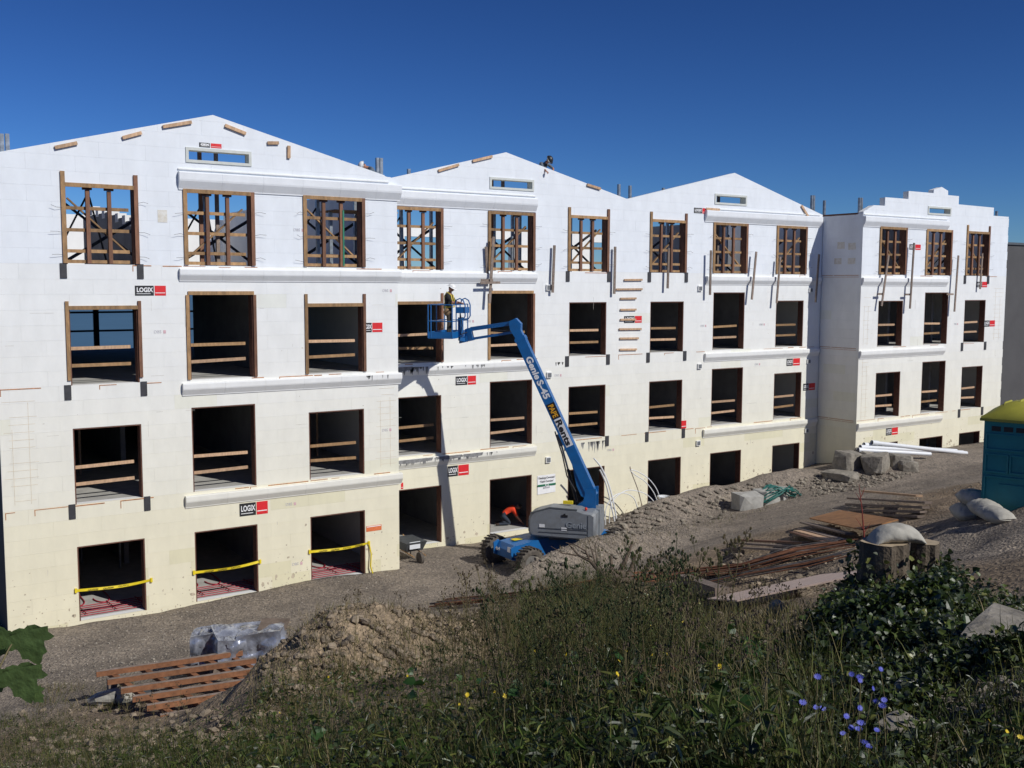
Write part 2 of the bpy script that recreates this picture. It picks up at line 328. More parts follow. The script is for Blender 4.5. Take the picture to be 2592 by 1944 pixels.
def ground_mat():
    m = bpy.data.materials.new('ground'); m.use_nodes = True; n = m.node_tree; L = n.links.new; b = n.nodes['Principled BSDF']; b.inputs['Roughness'].default_value = .95; b.inputs['Specular IOR Level'].default_value = .2
    tc = n.nodes.new('ShaderNodeTexCoord'); a = n.nodes.new('ShaderNodeVertexColor'); a.layer_name = 'tint'
    def nz(sc_, d=6):
        x = n.nodes.new('ShaderNodeTexNoise'); x.inputs['Scale'].default_value = sc_; x.inputs['Detail'].default_value = d; x.inputs['Roughness'].default_value = .7; L(tc.outputs['Object'], x.inputs[0]); return x.outputs[0]
    def ramp(s, p0, p1, c0, c1):
        x = n.nodes.new('ShaderNodeValToRGB'); e = x.color_ramp.elements; e[0].position = p0; e[1].position = p1; e[0].color = (*c0, 1); e[1].color = (*c1, 1); L(s, x.inputs[0]); return x.outputs[0]
    def mul(p, q):
        x = n.nodes.new('ShaderNodeMix'); x.data_type = 'RGBA'; x.blend_type = 'MULTIPLY'; x.inputs[0].default_value = 1; L(p, x.inputs[6]); L(q, x.inputs[7]); return x.outputs[2]
    c = mul(a.outputs[0], ramp(nz(.55), .35, .68, (.72, .70, .68), (1.18, 1.14, 1.08)))
    c = mul(c, ramp(nz(9), .32, .7, (.66, .66, .68), (1.25, 1.22, 1.18)))
    vo = n.nodes.new('ShaderNodeTexVoronoi'); vo.inputs['Scale'].default_value = 17; L(tc.outputs['Object'], vo.inputs[0])
    c = mul(c, ramp(vo.outputs['Color'], .1, .95, (.72, .72, .73), (1.35, 1.33, 1.3)))
    L(c, b.inputs['Base Color'])
    ad = n.nodes.new('ShaderNodeMath'); ad.operation = 'ADD'; L(nz(22, 5), ad.inputs[0]); L(vo.outputs['Distance'], ad.inputs[1])
    bp = n.nodes.new('ShaderNodeBump'); bp.inputs['Strength'].default_value = .8; bp.inputs['Distance'].default_value = .05; L(ad.outputs[0], bp.inputs['Height']); L(bp.outputs[0], b.inputs['Normal'])
    return m
M['ground'] = ground_mat()
def axis(lo, hi, step, fl, fh, fs, far):
    a = list(np.arange(lo, hi, step)); b = list(np.arange(hi, fh, fs)); out = a+b; x = fh; st = fs
    while x < far: out.append(x); st *= 1.5; x += st
    x = fl; st = step*2; pre = []
    while x > -far: pre.append(x); st *= 1.5; x -= st
    return np.array(sorted(set(pre+out+[far])))
ax_ = axis(-3, 31, .15, -3.3, 56, .32, 4000); ay_ = axis(-30, 2.6, .15, -30.3, 9, .4, 4000)
AX, AY = np.meshgrid(ax_, ay_, indexing='ij')
ZZ = np.where((AX > GX0+.2) & (AX < GX1-.2) & (AY > GY0+.2) & (AY < GY1-.2), H(AX, AY), 0)
out_ = ~((AX > GX0+.2) & (AX < GX1-.2) & (AY > GY0+.2) & (AY < GY1-.2))
cx_, cy_ = np.clip(AX, -15, 75), np.clip(AY, -45, 300); ZZ[out_] = hfull(cx_[out_], cy_[out_])
road = np.clip((AY+8.2+.06*AX-.6*fbm(AX*.4, AY*.4, 9))/1.6, 0, 1)
near = np.clip((-AY-15)/5, 0, 1)*np.clip((14-AX)/4, 0, 1); grey_patch = np.clip(1.6-np.hypot((AX-6.2)/2.6, (AY+25.6)/1.6), 0, 1)
tint = (1-road)[..., None]*np.array([.28, .225, .165])+road[..., None]*np.array([.29, .258, .222])
tint = tint*(1-.45*near[..., None])+.45*near[..., None]*np.array([.19, .155, .115])
pale = (np.clip((AX-12.5)/3, 0, 1)*np.clip((-AY-14.5)/3, 0, 1))[..., None]; tint = tint*(1-pale)+pale*np.array([.31, .275, .235])
tint = tint*(1-grey_patch[..., None])+grey_patch[..., None]*np.array([.27, .26, .245])
trk = np.zeros_like(AX)
for off in (-5.9, -4.2, -7.3): trk = np.maximum(trk, np.exp(-((AY-off-.5*np.sin(AX*.21)-.035*(AX-15))/.22)**2))
damp = np.clip(fbm(AX*.22, AY*.3, 31)*1.6, 0, 1)*road
tint = tint*(1-.16*(trk*road*np.clip(.6+1.2*fbm(AX*.5, AY*.5, 44), 0, 1))[..., None])*(1-.30*damp[..., None])
hm = np.clip(bump2(AX, AY, 8.6, -12.2, 2.6, 1.7, 1.2, .1)+bump2(AX, AY, 11.2, -13.2, 1.8, 1.3, .8), 0, 1)[..., None]; tint = tint*(1-hm)+hm*np.array([.40, .325, .235])
ni, nj = AX.shape; idx = np.arange(ni*nj).reshape(ni, nj)
quads = np.stack([idx[:-1, :-1], idx[1:, :-1], idx[1:, 1:], idx[:-1, 1:]], -1).reshape(-1, 4)
g = link('ground', mesh_np('ground', np.stack([AX, AY, ZZ], -1).reshape(-1, 3), [quads], M['ground'], tint.reshape(-1, 3), True)); g['kind'] = 'structure'
M['water'] = mat('water', (.075, .155, .225), .5, var=.1, scale=.02)
wm = MB().add([(-3000, 45, -12), (4000, 45, -12), (4000, 6000, -12), (-3000, 6000, -12)], [(0, 1, 2, 3)]).build('water', M['water']); wm['kind'] = 'structure'

# ------------------------------------------------------------------ the building
ST = 3.25; YL, YM, YR = 0., 2.29, .09
bld = thing('apartment_building', 'four-storey white foam-block apartment building under construction with gabled parapets', 'building', (4.03, 0, 0))
COLS = {'L': [(5.82, 7.62, 0), (9.03, 10.92, 1), (12.61, 14.47, 0)],
        'M': [(16.78, 18.61, 0), (20.66, 22.56, 1), (24.27, 26.10, 0), (28.38, 30.21, 0), (31.90, 33.78, 1), (35.76, 37.57, 0)],
        'R': [(39.98, 41.75, 0), (43.38, 45.21, 1), (46.55, 48.30, 0)]}
FACE = {'L': YL, 'M': YM, 'R': YR}; XR = {'L': (4.03, 15.69), 'M': (15.69, 38.72), 'R': (38.72, 49.98)}
VENT = {'L': [(9.07, 10.93, 12.65, 13.03)], 'M': [(20.66, 22.56, 12.7, 13.08), (31.87, 33.73, 12.66, 13.06)], 'R': [(43.35, 45.1, 12.57, 12.92)]}
PROF = {'L': [(4.03, 12.5), (9.85, 14.0), (15.5, 12.58), (15.69, 12.58)],
        'M': [(15.69, 12.58), (21.35, 14.02), (27.09, 12.62), (33.0, 14.0), (38.72, 12.45)],
        'R': [(38.72, 12.5), (39.42, 12.8), (40.185, 12.81), (40.186, 13.185), (41.855, 13.187), (41.856, 13.545), (43.728, 13.545), (43.729, 13.71), (44.33, 13.86), (44.83, 13.71), (44.84, 13.51), (45.71, 13.505), (45.711, 13.12), (48.63, 13.09), (48.631, 12.7), (49.98, 12.695)]}
def opens(b):
    o = []
    for x0, x1, tall in COLS[b]:
        for f in range(4):
            top = 11.86 if f == 3 else f*ST+(2.08 if not tall else (2.07 if f == 0 else 2.45))
            o.append((x0, x1, f*ST, top, f, tall))
    return o
OP = {b: opens(b) for b in COLS}
def clip_poly(poly, a, b):
    # keep what lies below the line a->b (a.x<b.x)
    out = []; s = lambda p: (b[0]-a[0])*(p[1]-a[1])-(b[1]-a[1])*(p[0]-a[0])
    for i in range(len(poly)):
        p, q = poly[i], poly[(i+1) % len(poly)]; sp, sq = s(p), s(q)
        if sp <= 1e-9: out.append(p)
        if (sp < -1e-9 and sq > 1e-9) or (sp > 1e-9 and sq < -1e-9): t = sp/(sp-sq); out.append((p[0]+(q[0]-p[0])*t, p[1]+(q[1]-p[1])*t))
    return out
def cells(x0, x1, z0, z1, holes, prof):
    xs = {x0, x1}; zs = {z0, z1}
    for h in holes:
        for x in h[:2]:
            if x0 < x < x1: xs.add(x)
        for z in h[2:4]:
            if z0 < z < z1: zs.add(z)
    for p in prof:
        if x0 < p[0] < x1 and z1 > 12.3: xs.add(p[0])
    xs, zs = sorted(xs), sorted(zs); out = []
    for a, b in zip(xs, xs[1:]):
        if b-a < 2e-3: continue
        for c, d in zip(zs, zs[1:]):
            if d-c < 2e-3: continue
            mx, mz = (a+b)/2, (c+d)/2
            if any(h[0] < mx < h[1] and h[2] < mz < h[3] for h in holes): continue
            poly = [(a, c), (b, c), (b, d), (a, d)]
            if d > 12.3:
                for p, q in zip(prof, prof[1:]):
                    if p[0] <= mx < q[0]: poly = clip_poly(poly, p, q)
            if len(poly) >= 3: out.append(poly)
    return out
def slab_of(polys, fn, m=0, mb=None, col=None, back=True):
    mb = mb or MB(); cnt = {}
    key = lambda p, q: tuple(sorted([(round(p[0], 4), round(p[1], 4)), (round(q[0], 4), round(q[1], 4))]))
    for P in polys:
        for i in range(len(P)): k = key(P[i], P[(i+1) % len(P)]); cnt[k] = cnt.get(k, 0)+1
    for P in polys:
        mb.add([fn(p[0], p[1], 0) for p in P], [tuple(range(len(P)))], m, col=col)
        if back: mb.add([fn(p[0], p[1], 1) for p in P], [tuple(range(len(P)))[::-1]], m, col=col)
        for i in range(len(P)):
            p, q = P[i], P[(i+1) % len(P)]
            if cnt[key(p, q)] == 1: mb.add([fn(*p, 0), fn(*p, 1), fn(*q, 1), fn(*q, 0)], [(0, 1, 2, 3)], m, col=col)
    return mb
# sun-yellowed foam: the older the storey the creamier
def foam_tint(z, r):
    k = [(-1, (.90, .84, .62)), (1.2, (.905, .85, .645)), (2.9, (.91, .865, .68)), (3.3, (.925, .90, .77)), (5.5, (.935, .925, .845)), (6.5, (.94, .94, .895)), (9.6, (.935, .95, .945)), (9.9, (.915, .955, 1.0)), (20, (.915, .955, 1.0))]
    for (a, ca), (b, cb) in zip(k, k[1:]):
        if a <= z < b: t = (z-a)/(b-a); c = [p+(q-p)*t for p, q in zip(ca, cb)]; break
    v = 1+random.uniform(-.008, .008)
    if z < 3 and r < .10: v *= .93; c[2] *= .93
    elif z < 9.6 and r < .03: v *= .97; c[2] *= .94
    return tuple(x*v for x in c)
BW, BH, GAP = 1.2192, ST/8, .0009
blocks = []
def lay_blocks(x0, x1, prof, holes, fn, zlo, bsec):
    k = math.floor(zlo/BH)
    while k*BH < 14.1:
        z0, z1 = k*BH, (k+1)*BH; off = (BW/2 if k % 2 else 0)-(.35 if (k//8) % 2 else 0); x = x0-BW+(off % BW)
        while x < x1:
            a, b = max(x, x0), min(x+BW, x1)
            if b-a > .05:
                polys = cells(a+(GAP if a > x0 else 0), b-(GAP if b < x1 else 0), max(z0, zlo)+GAP, z1-GAP, holes, prof)
                if polys:
                    area = 0
                    for P in polys: area += abs(sum(P[i][0]*P[(i+1) % len(P)][1]-P[(i+1) % len(P)][0]*P[i][1] for i in range(len(P))))/2
                    if area > .004:
                        zc = (z0+z1)/2; c = fn((a+b)/2, zc, 0); d = np.dot(np.asarray(c)-CAM, FW)
                        j = random.uniform(-.0012, .0012)
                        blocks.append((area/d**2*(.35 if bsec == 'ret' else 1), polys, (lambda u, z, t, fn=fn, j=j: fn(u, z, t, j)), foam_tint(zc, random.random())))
            x += BW
        k += 1
for b in 'LMR':
    y = FACE[b]
    lay_blocks(*XR[b], PROF[b], OP[b]+VENT[b], lambda u, z, t, j=0, y=y: (u, y+j+.065*t, z), -.8, b)
lay_blocks(.02, 2.2, [(-1, 12.42), (3, 12.42)], [], lambda u, z, t, j=0: (38.72-.003+j+.05*t, YR+2.2-u, z), -.4, 'ret')
blocks.sort(key=lambda t: -t[0])
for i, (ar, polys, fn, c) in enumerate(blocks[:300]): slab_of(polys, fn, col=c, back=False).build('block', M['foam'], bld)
mb = MB()
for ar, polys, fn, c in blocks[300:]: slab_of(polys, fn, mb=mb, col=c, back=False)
fb = mb.build('block_courses', M['foam'], bld); fb['kind'] = 'stuff'
# concrete cores behind the foam, and inner face
for b in 'LMR':
    y = FACE[b]; hs = OP[b]+VENT[b]; mb = MB()
    x0, x1 = XR[b]; x0 += .02; x1 -= .02
    pr = [(p[0], p[1]-.01) for p in PROF[b]]
    slab_of(cells(x0, x1, -.9, 14.1, hs, pr), lambda u, z, t, y=y: (u, y+.058+.23*t, z), 0, mb)
    mb.build('wall', M['foam_plain'], bld)
def wall_x(x0, x1, y0, y1, z0, z1, m='foam_plain'): return MB().box(x0, x1, y0, y1, z0, z1).build('wall', M[m], bld)
YB = 16.0
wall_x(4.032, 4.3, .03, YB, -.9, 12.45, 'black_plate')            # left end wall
wall_x(15.40, 15.675, .29, YB-.3, -.9, 12.3)      # return between left and middle bays, running back as a cross wall
wall_x(38.775, 39.02, YR+.29, YB-.3, -.9, 12.38)
wall_x(49.70, 49.975, YR+.3, YB, -.9, 12.6)
# rear wall with openings; the third-storey one on the left looks out to the sea
def rear():
    hs = [(8.6, 14.3, 6.5, 9.0, 0, 0)]
    for x in (6.0, 10.2, 17, 20.5, 24.5, 28.6, 32.3, 36.2, 41, 44.5): hs.append((x, x+2.2, 10.0, 11.6, 0, 0))
    for x in (19, 29.5, 34): hs.append((x, x+.6, .6, 2.0, 0, 0))
    for x, z in ((42.0, 7.6), (46.2, 7.6), (43.5, 4.5), (47.5, 4.5), (49.0, 7.6)): hs.append((x, x+.7, z, z+1.1, 0, 0))
    pr = [(4, 12.0), (50, 12.0)]
    slab_of(cells(4.04, 49.97, -.9, 12.05, hs, [(4, 12.04), (50, 12.04)]), lambda u, z, t: (u, YB+.3*t, z)).build('wall', M['foam_plain'], bld)
    fr = MB()
    for x in (8.66, 10.0, 11.6, 13.2, 14.2): fr.box(x-.11, x+.11, YB-.05, YB+.05, 6.5, 9.0)
    for z in (7.28, 8.05, 8.9): fr.box(8.6, 14.3, YB-.11, YB-.055, z-.04, z+.04)
    fr.build('rear_frame', M['dark_steel'], bld)
rear()
for f in range(4):
    z = f*ST; m = MB()
    for x0, x1, y0 in ((4.31, 15.40, .07), (15.68, 38.77, YM+.07), (39.03, 49.69, YR+.07)):
        m.box(x0, x1, y0, YB-.01, z-.22, z-.004)
    m.build('floor_slab', M['concrete'], bld)
# dim partitions inside the lower storeys
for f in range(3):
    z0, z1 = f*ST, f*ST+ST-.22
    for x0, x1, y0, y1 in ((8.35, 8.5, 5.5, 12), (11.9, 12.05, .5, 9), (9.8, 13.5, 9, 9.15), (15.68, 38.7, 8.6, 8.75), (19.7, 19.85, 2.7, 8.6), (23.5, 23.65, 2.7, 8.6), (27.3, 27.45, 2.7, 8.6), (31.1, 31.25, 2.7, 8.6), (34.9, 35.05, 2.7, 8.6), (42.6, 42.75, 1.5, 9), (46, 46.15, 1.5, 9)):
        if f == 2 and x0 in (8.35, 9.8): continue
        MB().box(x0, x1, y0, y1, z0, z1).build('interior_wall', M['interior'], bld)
# fourth storey, open to the sky: stepped shaded cross wall behind the first window
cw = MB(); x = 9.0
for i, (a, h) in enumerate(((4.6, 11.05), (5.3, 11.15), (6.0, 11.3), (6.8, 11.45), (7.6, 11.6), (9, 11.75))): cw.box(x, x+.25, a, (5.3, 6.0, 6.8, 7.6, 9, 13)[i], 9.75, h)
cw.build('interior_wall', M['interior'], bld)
for i in range(8): MB().box(8.98, 9.27, 4.7+i*.95, 5.1+i*.95, 11.0+i*.11, 11.28+i*.115).build('wall_cap', M['foam_plain'], bld)
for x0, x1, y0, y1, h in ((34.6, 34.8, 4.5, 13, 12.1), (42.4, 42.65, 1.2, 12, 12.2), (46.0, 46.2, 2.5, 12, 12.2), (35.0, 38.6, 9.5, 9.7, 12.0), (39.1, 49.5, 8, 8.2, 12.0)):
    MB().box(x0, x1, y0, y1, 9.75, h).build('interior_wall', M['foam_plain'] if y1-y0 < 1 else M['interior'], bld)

# cornices
def cornice(x0, x1, y, zt, hgt, out, wrap=None, grubby=0):
    prof = [(0, 0), (out*.85, 0), (out, -.03), (out, -hgt*.42), (out*.93, -hgt*.52), (out*.55, -hgt*.74), (out*.22, -hgt*.93), (out*.2, -hgt), (0, -hgt)]
    m = MB(); segs = [x0]; 
    while segs[-1] < x1-1.9: segs.append(segs[-1]+1.2192)
    segs.append(x1)
    for i, (a, b) in enumerate(zip(segs, segs[1:])):
        e = .004 if i else 0; col = foam_tint(min(zt, 14)-.3, .9); col = tuple(.5*c+.5*.94 for c in col)
        k = len(m.v); m.prism([(p[0], p[1]) for p in prof], (a+e, y, zt), (0, -1, 0), (0, 0, 1), (b-a-e, 0, 0)); n = len(m.c)
        m.c = [c if c is not None else col for c in m.c]
    if wrap:   # mitred return round the corner
        m.prism([(p[0], p[1]) for p in prof], (x1+.001, y, zt), (0, -1, 0), (0, 0, 1), (out*.6, 0, 0)); m.c = [c if c is not None else col for c in m.c]
        m.prism([(p[0], p[1]) for p in prof], (x1, y-.0, zt), (1, 0, 0), (0, 0, 1), (0, wrap, 0)); m.c = [c if c is not None else col for c in m.c]
    return m.build('cornice', M['cornice'], bld)
for lv in (1, 2, 3):
    z = lv*ST-.09
    cornice(8.78, 15.70, YL, z, .36, .125, wrap=2.25)
    cornice(15.90, 22.70, YM, z, .36, .125); cornice(31.42, 38.62, YM, z-.03, .36, .125); cornice(38.75, 45.0, YR, z-.05, .36, .12)
cornice(8.82, 15.70, YL, 12.36, .5, .15, wrap=2.25); cornice(15.90, 22.68, YM, 12.42, .5, .15); cornice(31.3, 38.55, YM, 12.36, .48, .15); cornice(38.72, 44.87, YR, 12.3, .46, .14)
# slender drip mouldings over the top cornices
for x0, x1, y, z in ((8.82, 15.4, YL, 12.42), (15.9, 22.66, YM, 12.49), (31.3, 38.5, YM, 12.42), (38.75, 44.85, YR, 12.36)):
    MB().box(x0, x1, y-.05, y, z, z+.03).build('drip_strip', M['foam_plain'], bld)

# window bucks, gable vents, brackets, junction boxes
def buck(x0, x1, z0, z1, y, m='buck'):
    t = .035; b = MB(); b.box(x0, x0+t, y+.01, y+.30, z0, z1-t); b.box(x1-t, x1, y+.01, y+.30, z0, z1-t); b.box(x0, x1, y+.01, y+.30, z1-t, z1)
    return b.build('window_buck', M[m], bld)
for b in 'LMR':
    for x0, x1, z0, z1, f, tall in OP[b]: buck(x0, x1, z0, z1, FACE[b], 'buck' if f < 3 else 'lumber_red')
    for x0, x1, z0, z1 in VENT[b]:
        y = FACE[b]; m = MB(); t = .06
        m.box(x0-.02, x0+t, y-.03, y+.31, z0-.02, z1+.02); m.box(x1-t, x1+.02, y-.03, y+.31, z0-.02, z1+.02); m.box(x0+t, x1-t, y-.03, y+.31, z1-t, z1+.02); m.box(x0+t, x1-t, y-.03, y+.31, z0-.02, z0+t)
        m.build('vent_frame', M['vent'], bld)
        for fx, mt in ((.36, 'lumber_red'), (.62, 'lumber_grey')):
            xx = x0+(x1-x0)*fx; MB().box(xx-.05, xx+.05, y+.9, y+1.0, 9.76, 13.6 if fx < .5 else 13.2).build('vent_post', M[mt], bld)
def bracket(x, z, y): MB().box(x-.085, x+.085, y-.028, y+.0, z-.38, z+.02).build('bracket', M['black_plate'], bld)
for b, i, fl in (('L', 0, (1, 2, 3)), ('M', 2, (1, 2, 3)), ('M', 3, (1, 2, 3)), ('R', 2, (1, 2, 3))):
    x0, x1, _ = COLS[b][i]
    for f in fl: bracket(x0-.09, f*ST, FACE[b]); bracket(x1+.1, f*ST, FACE[b])
def jbox(x, z, y, s=.11):
    m = MB(); m.box(x-s, x+s, y-.07, y, z-s, z+s); m.box(x-s*.72, x+s*.72, y-.085, y-.07, z-s*.72, z+s*.72, 1); m.build('junction_box', [M['foam_plain'], M['grey_box']], bld)
for px in ((1184, 621), (1185, 810), (1183, 993), (1511, 623), (1510, 791), (1507, 957)): p = dp(*px, Y=YM); jbox(p[0], p[2], YM)
for z in (9.05, 5.8, 2.6): jbox(37.98, z, YM, .1)
# bead of sealant and rust lines along the storey joints
sb = MB()
for b in 'LMR':
    x0, x1 = XR[b]; y = FACE[b]
    for f in (1, 2, 3):
        x = x0+.05
        while x < x1-.1:
            L_ = random.uniform(.2, 1.3)
            if random.random() < (.75, .75, .6, .3)[f] and x+L_ < x1: 
                z = f*ST-.035+random.uniform(-.012, .012); h = random.uniform(.005, .013); sb.box(x, x+L_, y-.008, y+.002, z-h, z+h)
                if random.random() < .25: sb.box(x, x+.02, y-.007, y+.002, z-random.uniform(.08, .25), z)
            x += L_+random.uniform(0, .5)
for f in (1, 2, 3):
    for a, b_ in ((.15, .9), (.92, 1.5), (1.55, 2.15)): sb.box(38.708, 38.722, YR+a, YR+b_, f*ST-.05, f*ST-.03); sb.box(38.706, 38.722, YR+a*.9, YR+b_-.1, f*ST-.12, f*ST-.108)
o = sb.build('sealant_bead', M['sealant'], bld); o['kind'] = 'stuff'
tl_ = MB()
for x0, x1, z0, z1, y in ((14.85, 15.62, 3.5, 6.2, YL), (38.85, 39.5, 3.4, 6.3, YR), (38.85, 39.45, 6.7, 8.9, YR), (4.1, 5.0, 3.5, 6.2, YL), (48.9, 49.8, 6.7, 9.3, YR)):
    z = z0
    while z < z1: e = random.uniform(0, .25); tl_.box(x0+e, x1-random.uniform(0, .15), y-.004, y+.001, z-.004, z+.004); z += .2032*random.choice((1, 1, 2))
    for fx in (.25, .7): xx = x0+(x1-x0)*fx; tl_.box(xx-.004, xx+.004, y-.0045, y+.001, z0-.1, z1-random.uniform(0, .8))
o = tl_.build('web_lines', mat('web_line', (.66, .57, .43), .9), bld); o['kind'] = 'stuff'
for u, z, h in ((.55, 11.0, .3), (1.15, 11.05, .3), (.55, 10.35, .26), (1.3, 10.35, .26)): MB().box(38.711, 38.719, YR+u-.2, YR+u+.2, z-h/2, z+h/2).build('glue_patch', M['glue'] if 'glue' in M else M.setdefault('glue', mat('glue', (.62, .57, .47), .95, var=.3, scale=7, col2=(.80, .79, .75))), bld)
p = dp(350, 467, Y=YL); MB().box(p[0]-.12, p[0]+.14, YL-.006, YL-.002, p[2]-.17, p[2]+.17).build('glue_patch', M['glue'], bld)
MB().box(38.70, 39.04, YR+.30, YM+.2, 12.385, 12.46).build('top_plate', M['buck'], bld)
# spilled grout on the ledges of the middle bay and drips under them
gb = MB()
def drip(x0, x1, z, y, n, mx):
    for i in range(n):
        x = random.uniform(x0, x1); w_ = random.uniform(.012, .05); h = random.uniform(.05, mx)
        gb.add([(x-w_, y, z), (x+w_, y, z), (x+w_*.5, y, z-h*.7), (x, y, z-h), (x-w_*.6, y, z-h*.6)], [(0, 4, 3, 2, 1)])
drip(15.95, 18.0, 6.38, YM-.131, 60, .3); drip(18.0, 20.6, 6.36, YM-.131, 14, .16); drip(15.95, 20.2, 3.12, YM-.131, 90, .2); drip(19.5, 21, 3.12, YM-.131, 16, .2)
gb.add([(15.95, YM-.1315, 6.40), (17.4, YM-.1315, 6.40), (17.35, YM-.1315, 6.30), (16.9, YM-.1315, 6.24), (16.5, YM-.1315, 6.3), (15.95, YM-.1315, 6.24)], [(0, 5, 4, 3, 2, 1)])
for a, b_ in ((16.2, 18.2), (18.3, 19.4), (19.45, 20.3)): gb.add([(a, YM-.1315, 3.145), (b_, YM-.1315, 3.145), (b_-.05, YM-.1315, 3.04), ((a+b_)/2, YM-.1315, 3.01), (a+.04, YM-.1315, 3.06)], [(0, 4, 3, 2, 1)])
drip(24.9, 26.2, 3.1, YM-.004, 26, .5); drip(23.6, 24.0, 6.3, YM-.004, 8, .3); drip(14.5, 15.3, 6.38, YL-.131, 8, .2)
o = gb.build('grout_splash', M['grout'], bld); o['kind'] = 'stuff'

md = MB()
def fleck(x, y, z, w_, h):
    k = 6; a0 = random.uniform(0, 6); md.add([(x+w_*math.cos(a0+i*2*math.pi/k)*random.uniform(.4, 1), y, z+h*math.sin(a0+i*2*math.pi/k)*random.uniform(.4, 1)) for i in range(k)], [tuple(range(k))])
for b in 'LMR':
    x0, x1 = XR[b]
    for i in range(int((x1-x0)*26)):
        x = random.uniform(x0+.05, x1-.05); y = FACE[b]; zb_ = float(H(x, y-.15)); z = zb_+random.expovariate(2.6)
        if z > 3 or any(o_[0]-.05 < x < o_[1]+.05 and o_[2]-.02 < z < o_[3]+.05 for o_ in OP[b]): continue
        q = random.uniform(.008, .035) if random.random() < .9 else random.uniform(.03, .09); fleck(x, y-.003, z, q, q*random.uniform(.5, 1.5))
o = md.build('mud_splash', mat('mud', (.50, .43, .32), .95, var=.3, scale=6), bld); o['kind'] = 'stuff'
md = MB()
for b in 'LMR':
    x0, x1 = XR[b]
    for i in range(int((x1-x0)*5)):
        x = random.uniform(x0+.1, x1-.2); z = random.uniform(.8, 9.3); y = FACE[b]
        if any(o_[0]-.1 < x < o_[1]+.1 and o_[2]-.1 < z < o_[3]+.1 for o_ in OP[b]) or any(abs(z-(f*ST-.27)) < .3 for f in (1, 2, 3)): continue
        r_ = random.random()
        if r_ < .4: fleck(x, y-.003, z, random.uniform(.01, .04), random.uniform(.01, .03))
        elif r_ < .75: md.box(x, x+random.uniform(.004, .010), y-.003, y+.001, z-random.uniform(.08, .5), z)
        else: md.box(x, x+random.uniform(.1, .6), y-.003, y+.001, z-.004, z+.003)
o = md.build('scuff_marks', mat('scuff', (.55, .52, .46), .95, var=.3, scale=6), bld); o['kind'] = 'stuff'
# shoring posts standing in the dim storeys
for x, y, f in ((6.6, 5.2, 0), (7.2, 6.4, 0), (8.1, 5.0, 0), (10.4, 6.2, 0), (11.0, 7.4, 0), (6.9, 4.6, 1), (10.8, 6.0, 1), (14.6, 4.0, 1), (13.9, 6, 2), (17.9, 5.6, 0), (18.4, 7.4, 1), (22.3, 6.2, 0), (23.1, 7.0, 1), (26.3, 6.8, 0), (26.7, 6.5, 2), (30.4, 6.4, 1), (33.5, 6.2, 0), (33.9, 6.8, 2), (37.6, 6.2, 1), (42.0, 4.2, 1), (45.4, 5.0, 1), (45.5, 4.4, 2), (41.9, 4.8, 2)):
    sp0 = MB().tube([V(x, y, f*ST), V(x, y, f*ST+3.0)], .04, 8).build('shoring_post', M['lumber_pale'] if (int(x*7) % 3 == 0) else M['steel'], bld); MB().box(x-.12, x+.12, y-.12, y+.12, f*ST+3.0, f*ST+3.025).build('head_plate', M['dark_steel'], sp0)
# lumber frames left round the third-storey openings
def out_frame(x0, x1, z0, z1, y, up=0., over=False, right_only=False):
    fr = MB().box(x0-(.02 if over else 0), x1+(.02 if over else 0), y-.045, y+.005, z1-.03, z1+.075).build('window_frame', M['lumber'], bld)
    zt = z1-.032 if over else z1+up
    if not right_only: MB().box(x0-.085, x0+.005, y-.046, y+.004, z0+.0, zt).build('post', M['lumber'], fr)
    MB().box(x1-.005, x1+.085, y-.046, y+.004, z0+.0, zt).build('post', M['lumber_red'], fr)
out_frame(5.82, 7.62, 6.64, 8.56, YL, .2); out_frame(9.03, 10.92, 6.51, 8.95, YL, over=True); out_frame(12.61, 14.47, 6.51, 8.58, YL, .36)
out_frame(16.78, 18.61, 6.51, 8.58, YM, .36, right_only=True); out_frame(20.66, 22.56, 6.51, 8.95, YM, over=True)

